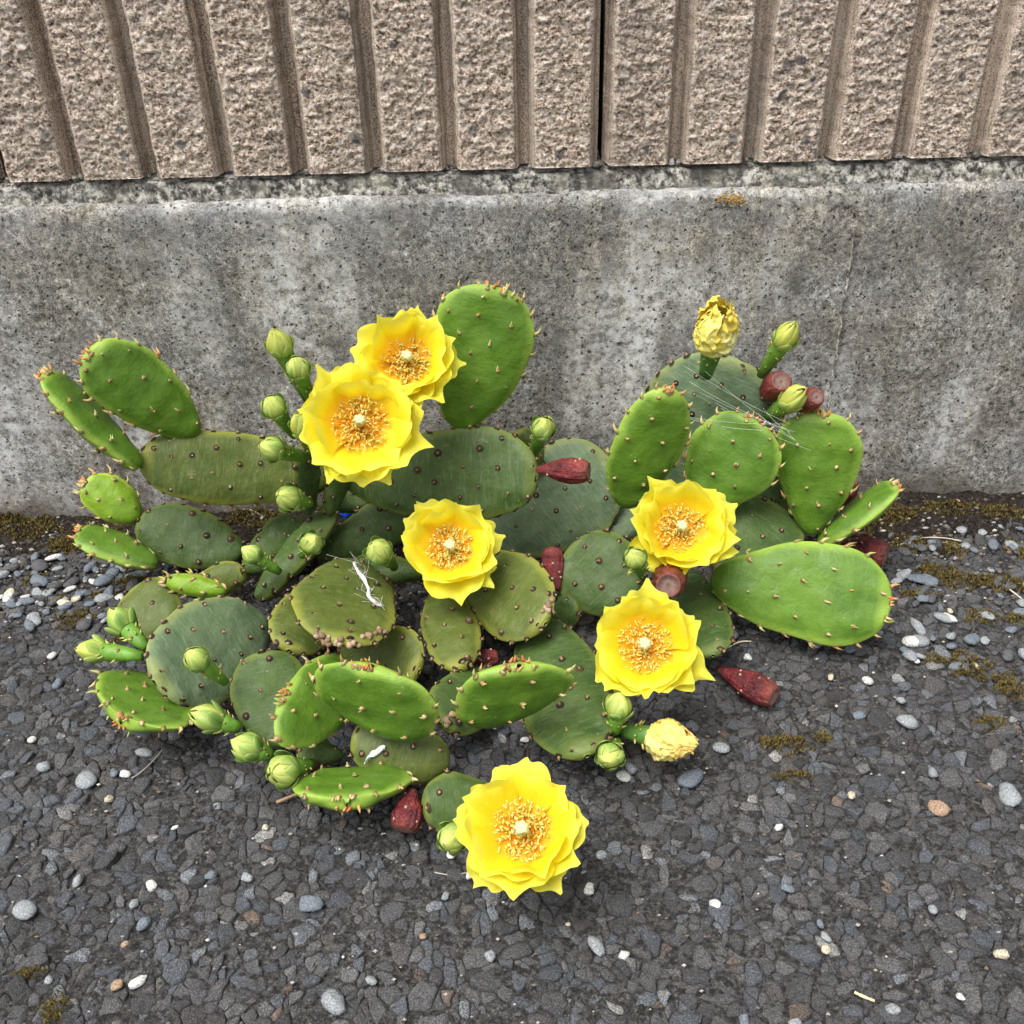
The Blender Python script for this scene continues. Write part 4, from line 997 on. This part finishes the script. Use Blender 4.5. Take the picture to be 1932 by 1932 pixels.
# fine grit
mb = MB()
for k in range(7000):
    u = random.random()
    if u < 0.42: p = Vector((random.uniform(-0.62, 0.62), -random.uniform(0.0, 0.13), 0))
    else: p = Vector((random.uniform(-0.6, 0.6), -random.uniform(0.05, 0.58), 0))
    s = random.uniform(0.0006, 0.0019) * (1 if u < 0.42 else 0.62); q = PEB[random.randrange(10)]; 
    idx = [(i, j) for i in (0, 2, 4, 6, 8) for j in range(0, 12, 3)]
    V = np.array([q[0][i * 12 + j] for i, j in idx]); z = ground_z(p.x, p.y) + 0.0003
    c = random.choices([(0.06, 0.058, 0.056), (0.16, 0.15, 0.14), (0.38, 0.36, 0.33), (0.20, 0.14, 0.09), (0.60, 0.58, 0.52)], [5, 4, 2.2, 2, 0.8])[0]
    mb.add(V * s * [1.3, 1, 0.7] + [p.x, p.y, z], grid_faces(5, 4, True), c)
tag(mb.obj('grit', M['pebble'], flat=True), 'fine loose grit scattered over soil and asphalt', 'grit', kind='stuff')

# ---- moss cushions: tiny leaf blades on low mounds
MOSS = [(60, 1000, 90, 26), (20, 985, 60, 20), (190, 1010, 70, 22), (130, 1030, 60, 18), (230, 975, 60, 14), (470, 985, 70, 22), (520, 1000, 40, 14), (60, 1090, 30, 16), (150, 1165, 50, 22), (190, 1120, 30, 10), (250, 1190, 50, 22), (110, 1125, 26, 8), (255, 1095, 50, 16),
        (1690, 975, 60, 14), (1790, 965, 70, 14), (1880, 968, 60, 14), (1800, 1032, 30, 18), (1760, 1075, 55, 18), (1830, 1092, 90, 20), (1910, 1102, 60, 20), (1925, 1035, 26, 24), (1720, 1025, 50, 22), (1665, 985, 50, 18), (1730, 1120, 50, 14), (1860, 1160, 46, 18), (1920, 1165, 30, 16), (1820, 1255, 60, 30), (1760, 1240, 30, 12),
        (1490, 1400, 56, 20), (1555, 1388, 26, 12), (1445, 1395, 30, 8), (1500, 1460, 50, 10), (100, 1905, 34, 26), (50, 1835, 40, 10), (1900, 1290, 40, 30), (760, 960, 60, 18), (860, 975, 60, 14), (1870, 1360, 40, 16), (1610, 1000, 50, 20)]
mb = MB()
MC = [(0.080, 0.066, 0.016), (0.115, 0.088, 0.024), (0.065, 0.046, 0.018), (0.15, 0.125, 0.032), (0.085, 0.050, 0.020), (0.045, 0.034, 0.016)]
vs, fs, cs = [], [], []
for (cx, cy, rx, ry) in MOSS:
    p0 = pt(cx, cy, 0.2); sc = pxm(p0); hx = rx / sc; hy = ry / sc * 1.7; hgt = min(0.006, hx * 0.30)
    cnt = int(min(2600, max(250, hx * hy * 4.6e6)))
    for k in range(cnt):
        a, r = random.uniform(0, 6.283), math.sqrt(random.random()); wob = 0.72 + 0.38 * math.sin(3 * a + cx) * math.sin(2 * a + cy)
        x, y = p0.x + math.cos(a) * r * hx * wob, p0.y + math.sin(a) * r * hy * wob
        if y > -0.001: y = -0.001 - random.random() * 0.003
        z = ground_z(x, y) + hgt * (1 - r * r) * (0.6 + 0.6 * math.sin(x * 900) * math.sin(y * 800)) * 0.8
        c = random.choice(MC); b0 = len(vs); an = random.uniform(0, 6.283); l = random.uniform(0.0009, 0.0021)
        dx, dy = math.cos(an), math.sin(an); lean = random.uniform(0.2, 0.9)
        vs += [(x - dy * l * 0.26, y + dx * l * 0.26, z), (x + dy * l * 0.26, y - dx * l * 0.26, z), (x + dx * l * lean, y + dy * l * lean, z + l * 0.9)]
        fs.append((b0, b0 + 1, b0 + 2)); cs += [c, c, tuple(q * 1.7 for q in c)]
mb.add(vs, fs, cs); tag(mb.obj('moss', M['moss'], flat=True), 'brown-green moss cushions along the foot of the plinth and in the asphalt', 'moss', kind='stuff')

# ---- litter, straws, threads
def strand(pts, r, col, name, label, cat, mat='plain', n=5):
    b = MB(); b.add(*tube(pts, [r * (0.7 + 0.5 * random.random()) for _ in pts], n), col); o = b.obj(name, M[mat], None, tuple(pts[0])); return tag(o, label, cat)
def curve(pp, n=14):
    out = []
    for i in range(n):
        t = i / (n - 1) * (len(pp) - 1); k = min(int(t), len(pp) - 2); f = t - k
        p0, p1, p2, p3 = pp[max(k - 1, 0)], pp[k], pp[k + 1], pp[min(k + 2, len(pp) - 1)]
        out.append(0.5 * ((2 * p1) + (p2 - p0) * f + (2 * p0 - 5 * p1 + 4 * p2 - p3) * f * f + (3 * p1 - p0 - 3 * p2 + p3) * f ** 3))
    return out
# frayed white fibre on the round central pad
fib = [on_pad('a31', x, y, 0.0018) for x, y in ((668, 1066), (674, 1082), (684, 1096), (692, 1114), (695, 1130), (706, 1142), (718, 1147))]
b = MB()
for k in range(6):
    off = [s_rand(random, 0.0004) for _ in fib]; b.add(*tube(curve([p + o_ for p, o_ in zip(fib, off)], 26), 0.00055, 5), (0.72, 0.73, 0.72))
for k in range(26):
    p = random.choice(fib); pp = [p, p + s_rand(random, 0.003), p + s_rand(random, 0.006)]
    pp = [q + PADS['a31'][1] * max(0, 0.0008 - (q - p).dot(PADS['a31'][1])) for q in pp]; b.add(*tube(curve(pp, 7), 0.00012, 3), (0.60, 0.60, 0.58))
tag(b.obj('plant_fibre', M['plain'], None, tuple(fib[0])), 'frayed white fibre thread draped over the round central pad', 'fibre')
# torn white scrap on a low pad
def scrap(pts, name, label, col):
    b = MB(); nu = 10; P = curve(pts, nu); V = []
    for i, p in enumerate(P):
        wd = 0.0042 * (0.4 + math.sin(math.pi * (i + 0.6) / nu)) ; sdir = Vector((0.3, 0.6, 0.4))
        for j in range(5): V.append(tuple(p + sdir * wd * (j / 4 - 0.5) + Vector((0, 0, 1)) * (0.0012 * math.sin(j * 1.9 + i * 0.8) + 0.0008)))
    N = len(V); V += [(v[0] + 0.0002, v[1] + 0.0001, v[2] - 0.0004) for v in V]
    f = grid_faces(nu, 5); f2 = [tuple(i + N for i in q[::-1]) for q in f]
    b.add(V, f + f2, col); return tag(b.obj(name, M['plain'], None, tuple(pts[0]), flat=True), label, 'litter')
scrap([on_pad('a27', x, y, 0.002) for x, y in ((690, 1438), (700, 1424), (712, 1418), (726, 1414))], 'paper_scrap', 'torn white scrap caught on a low dark pad', (0.72, 0.73, 0.74))
# blue and white crumpled wrapper in the dark behind
wp = pt(668, 960, 1.4); lit = link('wrapper', None, loc=(wp.x, wp.y, 0.004)); tag(lit, 'crumpled blue and white wrapper half hidden in the soil behind the pads', 'litter')
def crumple(c, ax, r, ln, col, name, seed, stripes=None):
    x, y, z = frame(ax); nu, nv = 14, 22; V = []; C = []
    for i in range(nu):
        for j in range(nv):
            u = i / (nu - 1); an = 2 * math.pi * j / nv; rr = r * (1 + 0.14 * math.sin(3 * an + seed + 2 * u) + 0.08 * math.sin(7 * an - 5 * u)) * (0.25 + 0.75 * min(1, 5 * u, 5 * (1 - u) + 0.3))
            V.append(tuple(c + z * (u - 0.5) * ln + (x * math.cos(an) + y * math.sin(an) * 0.75) * rr)); C.append(stripes if stripes and 0.10 < ((an * 1.1 + u * 2.0) % 1.0) < 0.42 and 0.35 < u < 0.9 else col)
    b = MB(); b.add(V, grid_faces(nu, nv, True) + [tuple(range(nv)), tuple(range((nu - 1) * nv, nu * nv))[::-1]], C); return b.obj(name, M['gloss'], lit, tuple(c))
d_ = (pt(705, 945, 1.4) - pt(650, 962, 1.4)).normalized()
crumple(pt(654, 962, 1.1), d_, 0.0085, 0.014, (0.012, 0.06, 0.42), 'blue_end', 1.0)
crumple(pt(690, 952, 1.1), d_, 0.0085, 0.024, (0.66, 0.67, 0.64), 'white_body', 2.2, (0.05, 0.05, 0.055))
# straws and stalks
STR = [([(248, 1462), (268, 1448), (292, 1424), (310, 1402)], 0.00045, (0.30, 0.28, 0.24), 'thin grey dry stalk leaning out from under a small notched bright pad'),
       ([(520, 1508), (560, 1492), (590, 1478), (618, 1474)], 0.0011, (0.34, 0.22, 0.14), 'brown dry stalk lying under the curved bright pad'),
       ([(1614, 1866), (1630, 1874), (1652, 1882)], 0.0008, (0.68, 0.60, 0.34), 'short pale yellow straw lying on the asphalt'),
       ([(1700, 1022), (1740, 1010), (1780, 1012), (1815, 1016)], 0.0006, (0.50, 0.45, 0.36), 'bent dry straw lying across the soil beside the moss'),
       ([(1880, 1092), (1905, 1106), (1930, 1124)], 0.0006, (0.52, 0.48, 0.40), 'pale straw lying on the long moss strip'),
       ([(1370, 1218), (1395, 1206), (1418, 1204)], 0.0006, (0.55, 0.50, 0.36), 'pale straw between the fallen fruit and the big bright pad'),
       ([(820, 1640), (850, 1645), (880, 1640)], 0.0004, (0.42, 0.40, 0.36), 'thin curved grey stem below the round yellowish bud'),
       ([(440, 978), (470, 972), (500, 985)], 0.0005, (0.40, 0.36, 0.28), 'dry grass stem on the soil behind the pads'), ([(462, 990), (480, 968), (512, 962)], 0.0004, (0.36, 0.32, 0.26), 'wiry dry stem crossing another on the mossy soil')]
for pp, r, c, lab in STR:
    P = [pt(x, y, 0.4) for x, y in pp]; P = [Vector((p.x, p.y, ground_z(p.x, p.y) + 0.0012 + 0.0006 * math.sin(3 * i))) for i, p in enumerate(P)]
    strand(curve(P, 12), r, c, 'dry_stalk', lab, 'stalk')
# cobweb spun between the rear pads
b = MB(); TH = [((1290, 690), (1490, 800)), ((1300, 720), (1480, 810)), ((1330, 700), (1500, 830)), ((1350, 760), (1470, 815)), ((1285, 785), (1480, 800)), ((1360, 770), (1530, 850)), ((1480, 800), (1600, 935)), ((1490, 805), (1575, 900)), ((1430, 780), (1500, 830)), ((1300, 790), (1440, 812)), ((1475, 790), (1500, 830)), ((1440, 770), (1490, 815)), ((1320, 740), (1500, 815))]
for (x0, y0), (x1, y1) in TH:
    A, B = pt(x0, y0, -6.5), pt(x1, y1, -9.6); P = [A.lerp(B, t / 8) + Vector((0, 0, -0.002 * math.sin(math.pi * t / 8))) for t in range(9)]
    b.add(*tube(P, 0.00007, 3), (0.75, 0.76, 0.76))
tag(b.obj('cobweb', M['plain'], None, tuple(pt(1480, 800, -8))), 'fine white cobweb strands stretched between the rear bright pads', 'cobweb')

for o in bpy.data.objects:
    if 'wl' in o.keys(): del o['wl']
